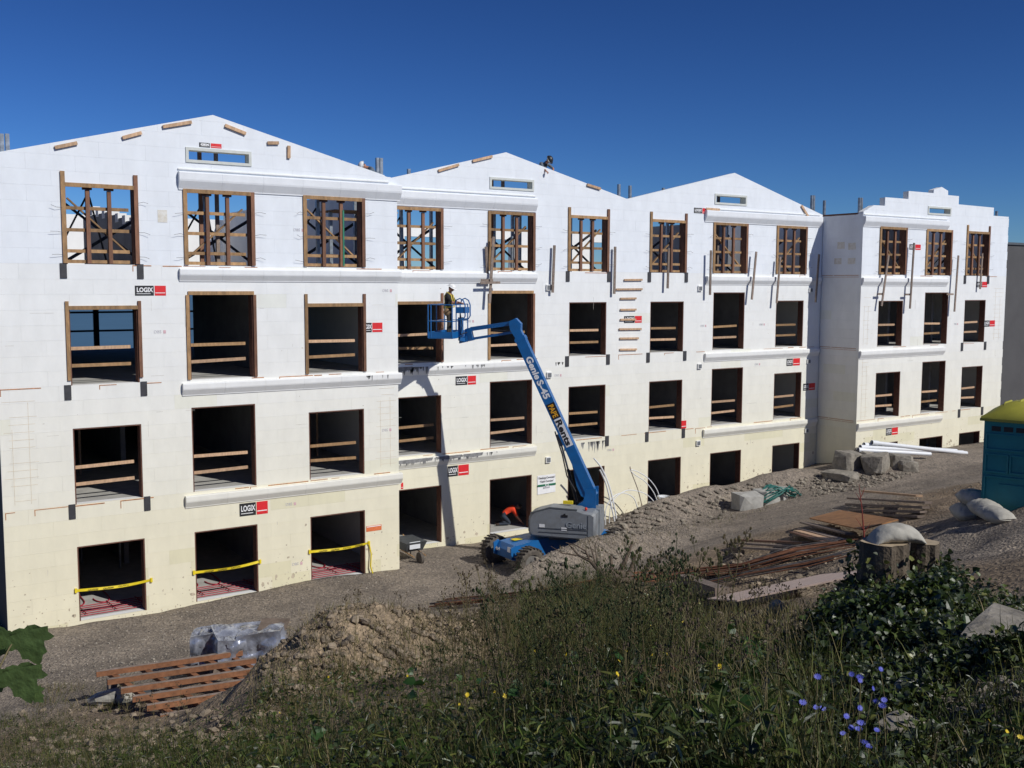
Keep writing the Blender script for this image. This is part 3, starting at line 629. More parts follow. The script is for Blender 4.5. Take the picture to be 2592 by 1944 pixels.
# ------------------------------------------------------------------ timber shoring in the fourth-storey openings
WHERE = {('L', 0): 'first window from the left', ('L', 1): 'second window from the left', ('L', 2): 'third window from the left', ('M', 0): 'window half hidden by the left wing corner', ('M', 1): 'window under the middle gable vent', ('M', 2): 'window left of the nailed batten ladder',
         ('M', 3): 'window right of the nailed batten ladder', ('M', 4): 'window under the third gable vent', ('M', 5): 'window beside the shaded return wall', ('R', 0): 'first window of the right wing', ('R', 1): 'middle window of the right wing', ('R', 2): 'last window of the right wing'}
def shoring(b, i):
    x0, x1, tall = COLS[b][i]; y = FACE[b]; z0 = 9.75; W = x1-x0; k = 'LMR'.index(b)
    t = thing('window_shoring', 'brown timber shoring in the top-storey '+WHERE[b, i], 'timber shoring', (x0, y, z0), 'timber shoring in the top-storey windows')
    ext = .32 if (b, i) in (('L', 0), ('M', 2), ('M', 3), ('R', 2)) else .03
    MB().box(x0-.09, x0+.02, y-.05, y-.002, z0+.02, 11.86+ext).build('post', M['lumber'], t)
    MB().box(x1-.02, x1+.09, y-.05, y-.002, z0+.02, 11.86+ext).build('post', M['lumber_red'], t)
    MB().box(x0+.022, x1-.022, y-.052, y-.004, 11.78, 11.89).build('header', M['lumber'], t)
    for q, fx in enumerate((.33, .64)):
        x = x0+W*fx; MB().box(x-.05, x+.05, y+.05, y+.14, z0+.02, 11.72).build('stud', M['lumber_red'], t)
        MB().box(x-.12, x+.12, y+.05, y+.14, 11.73, 11.80).build('stud_cap', M['buck'], t)
    for z in (9.82, 10.1, 10.66, 11.24):
        MB().box(x0+.04, x1-.13, y+.142, y+.18, z-.045, z+.045).build('rail', M['lumber'], t)
    d = -1 if (b, i) in (('L', 1), ('M', 0), ('M', 1), ('M', 2), ('M', 3), ('M', 5), ('R', 1)) else 1
    p, q = (V(x0+.1, y+.2, 11.5), V(x1-.2, y+.2, 10.1)) if d > 0 else (V(x0+.1, y+.2, 10.0), V(x1-.2, y+.2, 11.4))
    MB().beam(p, q, .04, .09, up=(0, -1, 0)).build('diagonal', M['lumber'], t)
    if (b, i) == ('L', 2): MB().box(x0+W*.64+.03, x0+W*.64+.08, y+.03, y+.05, 9.8, 11.5).build('green_strip', mat('green_strip', (.03, .22, .13), .7), t)
    # steel prop and its stays behind
    MB().box(x0+W*.45-.05, x0+W*.45+.05, y+1.0, y+1.1, z0, 12.2).build('steel_prop', M['steel'], t)
    for sgn in (-1, 1):
        MB().tube([V(x0+W*.45+sgn*.05, y+1.05, 11.6), V(x0+W*.45+sgn*.75, y+2.3, 9.8)], .028, 5).build('stay', M['dark_steel'], t)
    MB().beam(V(x0-.3, y+2.0, 10.75), V(x1+.9, y+2.0, 10.75), .04, .09).build('ledger', M['lumber_grey'], t); MB().beam(V(x0+.3, y+2.2, 9.8), V(x1+1.2, y+2.2, 11.5), .05, .09).build('raker', M['dark_steel'], t)
    MB().box(x1+.55, x1+.65, y+1.7, y+1.8, z0, 12.0).build('steel_prop', M['steel'], t); MB().beam(V(x0+.1, y+1.3, 11.55), V(x1+.5, y+1.3, 9.85), .04, .07).build('raker', M['dark_steel'], t)
    for s_, xx in ((-1, x0-.07), (1, x1+.07)):
        for z in ((9.95, 10.6, 11.3) if s_ < 0 else (10.0, 10.65, 11.35)):
            zz = z+random.uniform(-.08, .08); MB().tube([V(xx, y-.05, zz), V(xx+s_*.15, y-.09, zz+random.uniform(-.03, .05)), V(xx+s_*random.uniform(.25, .34), y-.10, zz+random.uniform(-.05, .06))], .0055, 4).build('tie_wire', M['wire'], t)
for b in 'LMR':
    for i in range(len(COLS[b])): shoring(b, i)

# guard rails across the second and third storey openings
FLN = {1: 'second', 2: 'third'}
for b in 'LMR':
    y = FACE[b]
    for i, (x0, x1, tall) in enumerate(COLS[b]):
        for f in (1, 2):
            z = f*ST; t = thing('guard_rail', f'two bare timber guard rails across the {FLN[f]}-storey '+WHERE[b, i], 'guard rail', (x0, y+.3, z), 'guard rails across the openings')
            for h in (.98, .51):
                e = random.uniform(-.025, .025); x0_ = x0-.1; p, q = V(x0_, y+.32, z+h-e), V(x1-.15, y+.32, z+h+e)
                MB().beam(p, q, .04, .09, up=(0, 0, 1)).build('board', M['lumber_pale'] if random.random() < .6 else M['lumber'], t)

# boards tacked to the face
def tack(name, x0, y0, x1, y1, Y, wd=.09, off=.045, m='lumber_grey', label='', cat='board', group=None):
    p, q = dp(x0, y0, Y=Y), dp(x1, y1, Y=Y); d = q-p
    if math.hypot(d[0], d[2]) < .01: return
    p[1] = q[1] = Y-off; c = (p+q)/2
    o = MB().beam(p, q, .04, wd, up=unit(np.cross((0, 1, 0), d)) ).build(name, M[m], None, origin=c); tag(o, label, cat, group); return o
GB = [((118, 319, 166, 309), YL, 'lowest on the left slope of the first gable'), ((264, 298, 305, 287), YL, 'middle one on the left slope of the first gable'), ((351, 274, 413, 264), YL, 'pale long one near the peak of the first gable'),
      ((485, 271, 530, 289), YL, 'sloping one just right of the first gable peak'), ((577, 309, 601, 309), YL, 'short level one right of the first gable vent'), ((623, 315, 623, 342), YL, 'short upright one on the right slope of the first gable'),
      ((946, 369, 990, 356), YM, 'lower one on the left slope of the second gable'), ((1020, 348, 1062, 338), YM, 'upper one on the left slope of the second gable'), ((1267, 399, 1296, 408), YM, 'one at the right edge of the second gable'),
      ((1524, 451, 1553, 453), YM, 'level one over the printed panel under the third gable'), ((1730, 444, 1745, 469), YM, 'slanting one at the right foot of the third gable')]
for q, Y, l in GB: tack('gable_board', *q, Y, label='board nailed to a gable, '+l, m='lumber_pale', group='boards nailed to the gables')
LADD = [(1347, 1386, 604.7), (1330, 1386, 625), (1338.6, 1373, 645), (1338.6, 1373, 669), (1338.6, 1372, 690.5), (1336, 1384, 711), (1337.5, 1378, 731), (1337.5, 1374, 755)]
ORD = ['topmost', 'second from the top', 'third from the top', 'fourth from the top', 'fifth from the top', 'sixth from the top', 'second from the bottom', 'lowest']
for (a, b_, yy), l in zip(LADD, ORD): tack('batten', a, yy, b_, yy-.5, YM, wd=.075, label=f'horizontal batten nailed to the middle wall, {l} of the ladder of eight', m='lumber_pale', cat='batten', group='ladder of battens')
KICK = [((1047, 533, 1050, 594), YM, .10, 'dark short upright left of the window under the second gable vent'), ((1058, 512, 1049, 655), YM, .26, 'long leaning one with crosspieces above the tall dark opening'),
        ((1193, 530, 1189, 632), YM, .14, 'upright one right of the window under the second gable vent'), ((1324, 533, 1322, 635), YM, .14, 'upright one left of the batten ladder'), ((1437.6, 536, 1435, 623), YM, .2, 'one crossing the window right of the batten ladder'),
        ((1526.2, 541, 1524.2, 637), YM, .26, 'upright one left of the window under the third gable vent'), ((1624, 544, 1614.3, 647), YM, .26, 'leaning one right of the window under the third gable vent'), ((1675.9, 555, 1667.9, 654.5), YM, .26, 'leaning one left of the last middle window'),
        ((1758, 549.6, 1750.5, 653), YM, .3, 'one standing in the shadow of the return wall'), ((1908.9, 552, 1893.7, 660.7), YR, .26, 'leaning one left in the right wing'), ((1964, 525, 1955, 666.4), YR, .26, 'long one between two right wing windows'),
        ((2059.7, 552, 2051, 673), YR, .26, 'long one beside the middle window of the right wing'), ((2115.6, 547.5, 2110.6, 624.5), YR, .16, 'one over the last window of the right wing')]
for q, Y, off, l in KICK:
    k = tack('brace_board', *q, Y, wd=.10, off=off, label='grey-brown bracing board, '+l, m='lumber_grey', group='upright bracing boards on the facade')
for q, Y, off, l in (((1033, 605.5, 1058, 605.5), YM, .2, 'upper crosspiece'), ((1028, 611, 1070, 610.5), YM, .31, 'lower crosspiece'), ((1888, 635, 1900, 635), YR, .2, 'right wing stub, left'), ((1947, 636, 1958, 636), YR, .2, 'right wing stub, middle'), ((2037, 635.5, 2051, 635.5), YR, .2, 'right wing stub, right')):
    tack('cross_board', *q, Y, wd=.085, off=off, label='short level board fixed under a bracing board, '+l, m='lumber_grey', group='crosspieces under the bracing boards')

# galvanised posts standing up behind the parapets
def spost(px, py, Y, l, n=2):
    p = dp(px, py, Y=Y); t = thing('steel_post', 'galvanised post behind the parapet, '+l, 'post', (p[0], p[1], 9.75), 'steel posts behind the parapets')
    for k in range(n): MB().box(p[0]+k*.13-.05, p[0]+k*.13+.05, p[1]-.05, p[1]+.05, 9.75, p[2]).build('channel', M['steel'], t)
for a in ((3, 289, 1.2, 'left one at the picture edge', 1), (15, 289, 1.2, 'second from the picture edge', 1), (815, 341, 1.2, 'double one beside the white hard hat'), (883, 365, 3.4, 'short one at the first valley', 1), (1337, 398, 3.4, 'left one at the second valley', 1), (1361, 401, 3.4, 'right one at the second valley', 1),
          (1433, 406, 3.4, 'stub left of the third gable', 1), (1754, 422, 3.4, 'tall double one right of the third gable'), (1781, 433, 3.2, 'one above the shaded return wall', 1), (1857, 427, 1.2, 'double one at the left corner of the right wing'), (2153, 456, 1.2, 'stub at the right end of the right wing', 1)): spost(*a)

# printed maker's panels on the foam
def logo(x0, xm, x1, y0, y1, Y, l, red=True, black=True, txt='LOGIX', rag=False):
    a, b_, c = dp(x0, y0, Y=Y), dp(xm, y0, Y=Y), dp(x1, y1, Y=Y); z0, z1 = c[2], a[2]
    t = thing('printed_panel', l, 'printed sign', (a[0], Y, z0), 'printed panels on the foam wall'); e = .004
    if black:
        MB().box(a[0], b_[0]-.015, Y-e-.003, Y-e, z0, z1).build('black_field', M['print_black'], t)
        h = z1-z0; w_ = b_[0]-a[0]
        text_obj(txt, h*.62, .006, ((a[0]+b_[0])/2, Y-e-.004, z0+h*.56), (1, 0, 0), (0, 0, 1), M['print_white'], t, wfit=w_*.84)
        MB().box(a[0]+w_*.08, a[0]+w_*.8, Y-e-.006, Y-e-.003, z0+h*.17, z0+h*.22).build('underline', M['print_white'], t)
    if red:
        xr0 = b_[0]+.01 if black else a[0]
        MB().box(xr0, c[0], Y-e-.003, Y-e, z0, z1).build('red_field', M['print_red'], t)
        MB().box(xr0+.05*(c[0]-xr0), xr0+.93*(c[0]-xr0), Y-e-.005, Y-e-.003, z0+(z1-z0)*.24, z0+(z1-z0)*.31).build('white_line', M['print_white'], t)
logo(291, 333, 358.5, 617, 638.5, YL, 'black and red printed panel left of the tall third-storey opening')
logo(430, 454.5, 478.5, 307.5, 321, YL, 'cut black and red printed panel above the first gable vent', txt='GIX')
logo(787, 803.5, 826, 697.5, 717, YL, 'black and red printed panel right of the third window column of the left wing', txt='GIX')
logo(517, 553.5, 578.5, 1088.5, 1108.5, YL, 'black and red printed panel under the lowest ledge of the left wing')
logo(984, 1010, 1028, 813.5, 830, YM, 'black and red printed panel left of the boom, above a second-storey opening')
logo(967, 989.5, 1012.5, 1007.5, 1025, YM, 'black and red printed panel beside the boom shadow above the ground-floor openings')
logo(1348, 1371, 1386, 683, 697, YM, 'black and red printed panel behind the fifth batten')
logo(1499, 1517, 1531, 448.5, 462, YM, 'black and red printed panel left of the third gable cornice')
logo(1699, 1713, 1727.5, 775, 789, YM, 'black and red printed panel under the ledge left of the shaded corner')
logo(1735, 1747, 1760, 829, 842, YM, 'black and red printed panel in the shadow by the inner corner')
logo(1964.5, 1977, 1988.5, 527.5, 540, YR, 'black and red printed panel between the top-storey windows of the right wing')
logo(2109, 2121.5, 2132, 608.5, 620.5, YR, 'black and red printed panel under the last top-storey window')
logo(2125.5, 2138, 2148.5, 692.5, 705, YR, 'black and red printed panel right of the last third-storey opening')
logo(1914, 1926.5, 1939, 924.5, 938, YR, 'black and red printed panel low on the right wing')
logo(1472, 1472, 1482, 909, 925, YM, 'torn red scrap of a printed panel beside a middle opening', black=False)
logo(866, 866, 871, 1043, 1056, YM, 'small torn red scrap of a printed panel beside the left wing corner', black=False)
for k, (x, y, Y) in enumerate(((345, 717, YL), (836, 628, YL), (645, 497, YL), (628, 1089, YL), (642, 1218, YL), (835, 929, YL), (1015, 694, YM), (1205, 811, YM), (1519, 704, YM), (1646, 701, YM), (1636, 787, YM), (1319, 972, YM), (2065, 700, YR), (1917, 927-2, YR))[:13]):
    p = dp(x, y, Y=Y); t = thing('stamp_mark', 'faint pinkish ink stamp '+['left of the tall third-storey opening', 'at the right edge of the left wing', 'between the top-storey windows', 'right of the lowest panel of the left wing', 'between the taped ground openings', 'low at the left wing corner', 'right of the lift basket', 'beside a wall box', 'left of the third bay window', 'right of the third bay window', 'under the third bay ledge', 'above the boom foot', 'in the right wing'][k], 'ink stamp', tuple(p), 'ink stamps')
    text_obj('DBS', .12, 0, p+V(-.06, -.005, 0), (1, 0, 0), (0, 0, 1), M['print_grey'], t); MB().box(p[0]+.1, p[0]+.17, Y-.006, Y-.004, p[2]-.045, p[2]+.045).build('pink_square', mat('pink_ink', (.65, .42, .45), .8), t)

# cloth banner by the boom foot, orange notice by the left wing corner
a, b_, c = dp(1161, 1028, Y=YM-.02), dp(1200, 1023, Y=YM-.02), dp(1161, 1069, Y=YM-.02); d_ = dp(1200, 1062, Y=YM-.02)
t = thing('banner', 'white cloth banner with a green stripe hung beside the boom', 'banner', tuple(c))
bm = MB(); nx = 8
for i in range(nx):
    for u0, u1 in ((i/nx, (i+1)/nx),):
        w0, w1 = .012*math.sin(u0*9), .012*math.sin(u1*9)
        bm.add([a+(b_-a)*u0+V(0, w0, 0), a+(b_-a)*u1+V(0, w1, 0), c+(d_-c)*u1+V(0, w1*.5, 0), c+(d_-c)*u0+V(0, w0*.5, 0)], [(0, 3, 2, 1)])
bm.build('cloth', M['print_white'], t); exb, eyb = unit(b_-a), unit(a-c)
for s_, k in (('Thinking Concrete?', .14), ('Think Cowden!', .33)): text_obj(s_, .105, .001, a+(b_-a)*.5+(c-a)*k+V(0, -.025, 0), exb, eyb, M['print_black'], t, sx=.95)
MB().obox(a+(b_-a)*.5+(c-a)*.53+V(0, -.02, 0), (b_-a)*.5, V(0, .003, 0), (c-a)*.05).build('green_stripe', M['print_green'], t)
MB().tube([a+(b_-a)*.5+(c-a)*.53+V(0, -.024, 0), a+(b_-a)*.5+(c-a)*.53+V(0, -.028, 0)], .075, 12).build('emblem', M['print_white'], t)
MB().tube([a+(b_-a)*.5+(c-a)*.53+V(0, -.029, 0), a+(b_-a)*.5+(c-a)*.53+V(0, -.032, 0)], .045, 6).build('emblem_core', M['print_green'], t)
MB().obox(a+(b_-a)*.5+(c-a)*.66+V(0, -.02, 0), (b_-a)*.17, V(0, .003, 0), (c-a)*.035).build('grey_caption', M['print_grey'], t)
p, q = dp(791, 1141, Y=YL), dp(824, 1135, Y=YL)
t = thing('notice', 'small orange notice on the cream wall by the taped opening', 'notice', (p[0], YL, p[2]))
MB().box(p[0], q[0], YL-.008, YL-.002, p[2]-.12, p[2]+.06).build('sheet', M['orange_sign'], t); MB().box(p[0]+.02, q[0]-.02, YL-.010, YL-.008, p[2]+.02, p[2]+.045).build('print_line', M['print_white'], t)

# caution tape across the ground-floor openings
def tape(x0, y0, x1, y1, l, tail=False):
    p, q = dp(x0, y0, Y=YL-.03), dp(x1, y1, Y=YL-.03); t = thing('caution_tape', l, 'caution tape', tuple(p), 'caution tapes')
    n = 14; m = MB(); pts = []
    for i in range(n+1):
        u = i/n; c = p+(q-p)*u+V(0, .02*math.sin(u*7), -.05*math.sin(u*math.pi)); tw = .25*math.sin(u*5+p[0]); pts.append((c, V(0, math.sin(tw), math.cos(tw))*.038))
    for (a, ha), (b_, hb) in zip(pts, pts[1:]): m.add([a-ha, b_-hb, b_+hb, a+ha], [(0, 1, 2, 3)])
    m.build('strip', M['yellow'], t)
    for k in range(3 if not tail else 4):
        u = .22+.2*k; c = p+(q-p)*u+V(0, -.02, -.05*math.sin(u*math.pi)); text_obj('CAUTION', .06, .001, c, q-p, V(0, 0, 1)-unit(q-p)*unit(q-p)[2], M['print_black'], t)
    for e in (p, q): MB().obox(e, V(.03, 0, 0), V(0, .025, 0), V(0, 0, .06)).build('knot', M['yellow'], t)
    if tail: MB().tube([q, q+V(.05, -.05, -.35), q+V(.02, -.06, -.75), q+V(.12, -.08, -1.12)], .025, 4).build('tail', M['yellow'], t)
tape(164, 1276, 327, 1253, 'yellow caution tape across the leftmost ground-floor opening'); tape(419, 1237, 562, 1213, 'yellow caution tape across the second ground-floor opening'); tape(669, 1192, 797, 1173, 'yellow caution tape with a dangling tail across the third opening', True)

# red floor-heating pipe on the ground slab
for nm, xa, xb, l in (('a', 5.6, 8.2, 'leftmost'), ('b', 8.9, 11.6, 'second'), ('c', 12.4, 15.2, 'third')):
    t = thing('heating_pipe', f'red floor-heating pipe laid on the slab inside the {l} taped opening', 'pipe', (xa, .5, .0), 'red heating pipe')
    for k in range(6): MB().tube([V(xa, .40+k*.19, .018), V(xb, .40+k*.19+.03*math.sin(k), .018)], .013, 5).build('pipe_run', M['pex'], t)
    for k in range(3): MB().tube([V(xa+.5+k*.8, .4, .05), V(xa+.45+k*.8, 1.45, .04)], .013, 5).build('pipe_cross', M['pex'], t)
    for k in range(2): MB().tube([V(xa+.5+k*.7+.22*math.cos(s_), 1.9+.5*math.sin(s_)*(1 if abs(s_-math.pi*.75) < 9 else 1), .024) for s_ in np.linspace(math.pi, 2*math.pi, 9)]+[V(xa+.72+k*.7, 2.8, .024)], .018, 5).build('pipe_loop', M['pex'], t)

# ------------------------------------------------------------------ people
def skin_body(name, J, B, root, mats, parent, extra=None):
    names = list(J); ix = {n: i for i, n in enumerate(names)}; o = LOC[parent]
    me = bpy.data.meshes.new(name); me.from_pydata([tuple(np.asarray(J[n][0])-o) for n in names], [(ix[a], ix[b]) for a, b, _ in B], [])
    ob = bpy.data.objects.new(name, me); COL.objects.link(ob); sk = ob.modifiers.new('skin', 'SKIN'); sk.use_smooth_shade = True; ob.modifiers.new('sub', 'SUBSURF').levels = 1
    for n in names:
        v = me.skin_vertices[0].data[ix[n]]; r = J[n][1]; v.radius = r if isinstance(r, tuple) else (r, r); v.use_root = (n == root)
    dg = bpy.context.evaluated_depsgraph_get(); dg.update(); m2 = bpy.data.meshes.new_from_object(ob.evaluated_get(dg)); bpy.data.objects.remove(ob)
    # fingers: tapered bent chains rooted inside the palm, joined to the same mesh
    vs = [tuple(v.co) for v in m2.vertices]; fs = [list(p.vertices) for p in m2.polygons]; mi = []
    segs = [(np.asarray(J[a][0])-o, np.asarray(J[b][0])-o, mm) for a, b, mm in B]
    for p in m2.polygons:
        c = np.array(p.center); best = 1e9
        for a, b, mm in segs:
            t = np.clip(np.dot(c-a, b-a)/max(1e-9, np.dot(b-a, b-a)), 0, 1); d = np.linalg.norm(c-a-(b-a)*t)
            if d < best: best = d; bm_ = mm
        mi.append(bm_)
    x = MB(); x.v = vs; x.f = fs; x.m = mi; x.s = [True]*len(fs); x.c = [None]*len(fs)
    if extra: extra(x, o)
    return_obj = x
    me3 = bpy.data.meshes.new(name); me3.from_pydata(x.v, [], x.f)
    for mt in mats: me3.materials.append(mt)
    me3.polygons.foreach_set('material_index', x.m); me3.polygons.foreach_set('use_smooth', x.s); me3.update()
    return link(name, me3, parent)
def ellipsoid(m, c, ax, ay, az, n=10, k=7, mi=0, top=1.0):
    c, ax, ay, az = map(np.asarray, (c, ax, ay, az)); vs = []; fs = []
    for i in range(k+1):
        th = math.pi*(i/k)*top
        for j in range(n): ph = 2*math.pi*j/n; vs.append(c+az*math.cos(th)+(ax*math.cos(ph)+ay*math.sin(ph))*max(.001, math.sin(th)))
    for i in range(k):
        for j in range(n): fs.append((i*n+j, (i+1)*n+j, (i+1)*n+(j+1) % n, i*n+(j+1) % n))
    m.add(vs, fs, mi, True); return m
def hand(x, o, wrist, d, palm_n, mi, curl=.5):
    # five unequal bent fingers, the thumb leaving the side of the palm
    d, nn = unit(d), unit(palm_n); s_ = np.cross(d, nn); w0 = np.asarray(wrist)-o
    ellipsoid(x, w0+d*.05, s_*.042, nn*.02, d*.055, 8, 5, mi)
    for k, (off, L_) in enumerate(((-.03, .062), (-.010, .075), (.010, .07), (.028, .055))):
        b = w0+d*.085+s_*off; m1 = b+d*L_*.5+nn*L_*.25*curl; e = m1+d*L_*.35*(1-curl)+nn*L_*.6*curl
        x.tube([b-d*.02, b+d*L_*.25, m1, e], [.010, .010, .009, .007], 5, mi)
    b = w0+d*.03-s_*.038; x.tube([b+s_*.01, b-s_*.02+d*.03+nn*.01, b-s_*.02+d*.06+nn*.025], [.012, .011, .008], 5, mi)
def person(label, base, fdir, J, mats, hat, parent_kind='person', harness=False, head_dir=None, curl=.6, pouch=False):
    """J: joint -> ((right, fwd, up), radius) in metres from base; fdir = facing"""
    f = unit(np.array([fdir[0], fdir[1], 0])); r = np.cross(f, (0, 0, 1)); u = V(0, 0, 1); base = np.asarray(base, float)
    t = thing('person', label, 'person', tuple(base)); Wd = {n: (base+r*p[0]+f*p[1]+u*p[2], rad) for n, (p, rad) in J.items()}
    SK, SH, TR, BT, HR = 0, 1, 2, 3, 4
    B = [('pelvis', 'chest', SH), ('chest', 'neck', SH), ('neck', 'head', SK)]
    for s_ in 'lr':
        B += [('chest', 'sh_'+s_, SH), ('sh_'+s_, 'el_'+s_, SH), ('el_'+s_, 'wr_'+s_, SK), ('pelvis', 'hip_'+s_, TR), ('hip_'+s_, 'kn_'+s_, TR), ('kn_'+s_, 'an_'+s_, TR), ('an_'+s_, 'toe_'+s_, BT)]
    hd = unit(Wd['head'][0]-Wd['neck'][0]); hf = f if head_dir is None else unit(r*head_dir[0]+f*head_dir[1]+u*head_dir[2]); hf = unit(hf-hd*np.dot(hf, hd)); hr = np.cross(hf, hd); hc = Wd['head'][0]+hd*.07
    def extra(x, o):
        c = hc-o; ellipsoid(x, c, hr*.077, hf*.098, hd*.118, 12, 9, SK)
        x.add([c+hf*.092+hd*.02-hr*.012, c+hf*.092+hd*.02+hr*.012, c+hf*.092-hd*.03+hr*.018, c+hf*.092-hd*.03-hr*.018, c+hf*.118-hd*.022], [(0, 1, 4), (1, 2, 4), (2, 3, 4), (3, 0, 4)], SK)
        for s_ in (-1, 1):
            ellipsoid(x, c+hr*.077*s_-hd*.01, hr*.012, hf*.022, hd*.035, 6, 4, SK); ellipsoid(x, c+hf*.090+hr*.032*s_+hd*.012, hr*.014, hf*.008, hd*.008, 6, 4, HR)
        ellipsoid(x, c+hf*.088-hd*.058, hr*.026, hf*.008, hd*.006, 6, 4, HR)
        ellipsoid(x, c-hf*.018+hd*.022, hr*.083, hf*.092, hd*.108, 12, 6, HR, .62)
        for s_ in 'lr':
            wd = unit(Wd['wr_'+s_][0]-Wd['el_'+s_][0]); pn = -u-wd*np.dot(-u, wd); pn = pn if np.linalg.norm(pn) > .1 else f
            hand(x, o, Wd['wr_'+s_][0], wd, pn, SK, curl)
    skin_body('body', Wd, B, 'pelvis', [M['skin'], mats[0], mats[1], M['boot'], M['hair']], t, extra)
    if hat:
        h = MB(); c = hc+hd*.045-hf*.005; ellipsoid(h, c, hr*.125, hf*.145, hd*.115, 16, 6, 0, .5)
        brim = []; 
        for j in range(20):
            a = 2*math.pi*j/20; ext = 1.12+.22*max(0, math.cos(a-math.pi/2)); brim.append(c+hr*.125*ext*math.cos(a)+hf*.145*ext*math.sin(a)-hd*(.012 if math.sin(a) > 0 else .004))
        inner = [c+hr*.12*math.cos(2*math.pi*j/20)+hf*.14*math.sin(2*math.pi*j/20)+hd*.006 for j in range(20)]
        h.add(brim+inner, [(j, (j+1) % 20, 20+(j+1) % 20, 20+j) for j in range(20)], 0); h.add([b-hd*.008 for b in brim]+brim, [(j, (j+1) % 20, 20+(j+1) % 20, 20+j) for j in range(20)], 0)
        h.add([b-hd*.008 for b in brim], [tuple(range(20))[::-1]], 0)
        h.tube([c-hf*.13+hd*.04, c+hd*.119, c+hf*.13+hd*.045], .008, 5); h.build('hard_hat', M[hat], t)
    if harness:
        h = MB(); g = lambda a, b, c: base+r*a+f*b+u*c
        for s_ in (-1, 1):
            h.tube([g(.03*s_, -.135, 1.16), g(.09*s_, -.125, 1.36), g(.125*s_, -.03, 1.495), g(.11*s_, .11, 1.38), g(.1*s_, .155, 1.15), g(.13*s_, .14, .98)], .022, 5)
            h.tube([g(.03*s_, -.135, 1.16), g(.1*s_, -.15, .98), g(.16*s_, -.06, .80)], .020, 5)
        h.tube([g(.165*math.cos(a), .15*math.sin(a), .99) for a in np.linspace(0, 2*math.pi, 13)], .022, 5, caps=False); h.build('harness', M['harness'], t)
    if pouch:
        m = MB(); ellipsoid(m, base+r*.19+f*(-.02)+u*.82, r*.06, f*.11, u*.13, 8, 6); m.build('tool_pouch', M['pouch'], t)
    return t
def pose(**k):
    J = {'pelvis': ((0, 0, .95), (.155, .115)), 'chest': ((0, .0, 1.27), (.17, .12)), 'neck': ((0, .02, 1.47), .062), 'head': ((0, .04, 1.55), .06)}
    for s_, q in (('l', -1), ('r', 1)):
        J.update({'sh_'+s_: ((q*.185, 0, 1.41), .075), 'el_'+s_: ((q*.24, .02, 1.13), .05), 'wr_'+s_: ((q*.24, .12, .90), .033), 'hip_'+s_: ((q*.09, 0, .88), .10), 'kn_'+s_: ((q*.11, .03, .50), .068), 'an_'+s_: ((q*.12, -.01, .09), .05), 'toe_'+s_: ((q*.14, .15, .045), .042)})
    for n, v in k.items(): J[n] = (v, J[n][1])
    return J

# ------------------------------------------------------------------ boom lift
F = unit(V(-.67, .745, 0)); PP = V(.745, .67, 0) ; Zu = V(0, 0, 1)
lift = thing('boom_lift', 'blue telescopic boom lift with grey hood working against the facade', 'boom lift', (20.5, -2.05, 0))
def wheel(x, y, z):
    m = MB(); r = .46; prof = [(.17, .27), (.185, .36), (.18, .43), (.12, r), (-.12, r), (-.18, .43), (-.185, .36), (-.17, .27)]; n = 24; vs = []
    for j in range(n):
        a = 2*math.pi*j/n
        for w_, q in prof: vs.append((x+q*math.cos(a), y+w_, z+r+q*math.sin(a)))
    k = len(prof); m.add(vs, [(j*k+i, j*k+i+1, ((j+1) % n)*k+i+1, ((j+1) % n)*k+i) for j in range(n) for i in range(k-1)], 0, True)
    for j in range(22):
        a = 2*math.pi*j/22
        for s_ in (-1, 1):
            aa = a+(.14 if s_ > 0 else 0); e = V(math.cos(aa), 0, math.sin(aa)); tg = V(-math.sin(aa), 0, math.cos(aa)); m.obox(V(x, y+s_*.10, z+r)+e*(r+.012), tg*.03+V(0, s_*.02, 0), V(0, .095, 0)+tg*.02, e*.022)
    o = m.build('wheel', M['rubber'], lift); d = MB(); d.tube([V(x, y-.13, z+r), V(x, y+.13, z+r)], .275, 16, smooth=False); d.tube([V(x, y-.19, z+r), V(x, y+.19, z+r)], .09, 10); d.build('rim', M['rim'], o)
for wx, wy in ((18.75, -1.0), (18.75, -3.05), (22.3, -1.0), (22.3, -3.05)): wheel(wx, wy, float(H(wx, wy))-.02)
m = MB()
m.prism([(-2.0, .42), (-2.05, .70), (-1.92, .88), (-.9, .98), (1.2, .98), (2.0, .88), (2.0, .42)], V(20.5, -2.5, -.02), (1, 0, 0), (0, 0, 1), (0, .95, 0))
m.build('chassis', M['blue'], lift)
m = MB()
for x in (18.75, 22.3): m.box(x-.13, x+.13, -2.9, -1.15, .34, .58)
for y0, y1 in ((-2.56, -2.505), (-1.545, -1.49)): m.prism([(-2.12, .45), (-2.14, .82), (-1.95, .90), (-1.6, .45), (-1.75, .38)], V(20.5, y0, 0), (1, 0, 0), (0, 0, 1), (0, y1-y0, 0))
m.build('axle', M['blue'], lift)
text_obj('4x4', .16, .004, V(18.41, -1.75, .66), (0, -1, 0), unit(V(.12, 0, 1)), M['print_white'], lift, name='drive_mark', lift=.035)
MB().obox(V(18.455, -2.3, .72), V(0, .09, 0), V(.004, 0, 0), V(.01, 0, .08)).build('decal', M['print_white'], lift)
MB().obox(V(19.0, -1.95, .93), V(.18, 0, 0), V(0, .12, 0), V(0, 0, .004)).build('decal', M['yellow'], lift)
MB().tube([V(20.5, -2.05, .9), V(20.5, -2.05, 1.12)], .75, 24, smooth=False).build('turntable', M['hood_dark'], lift)
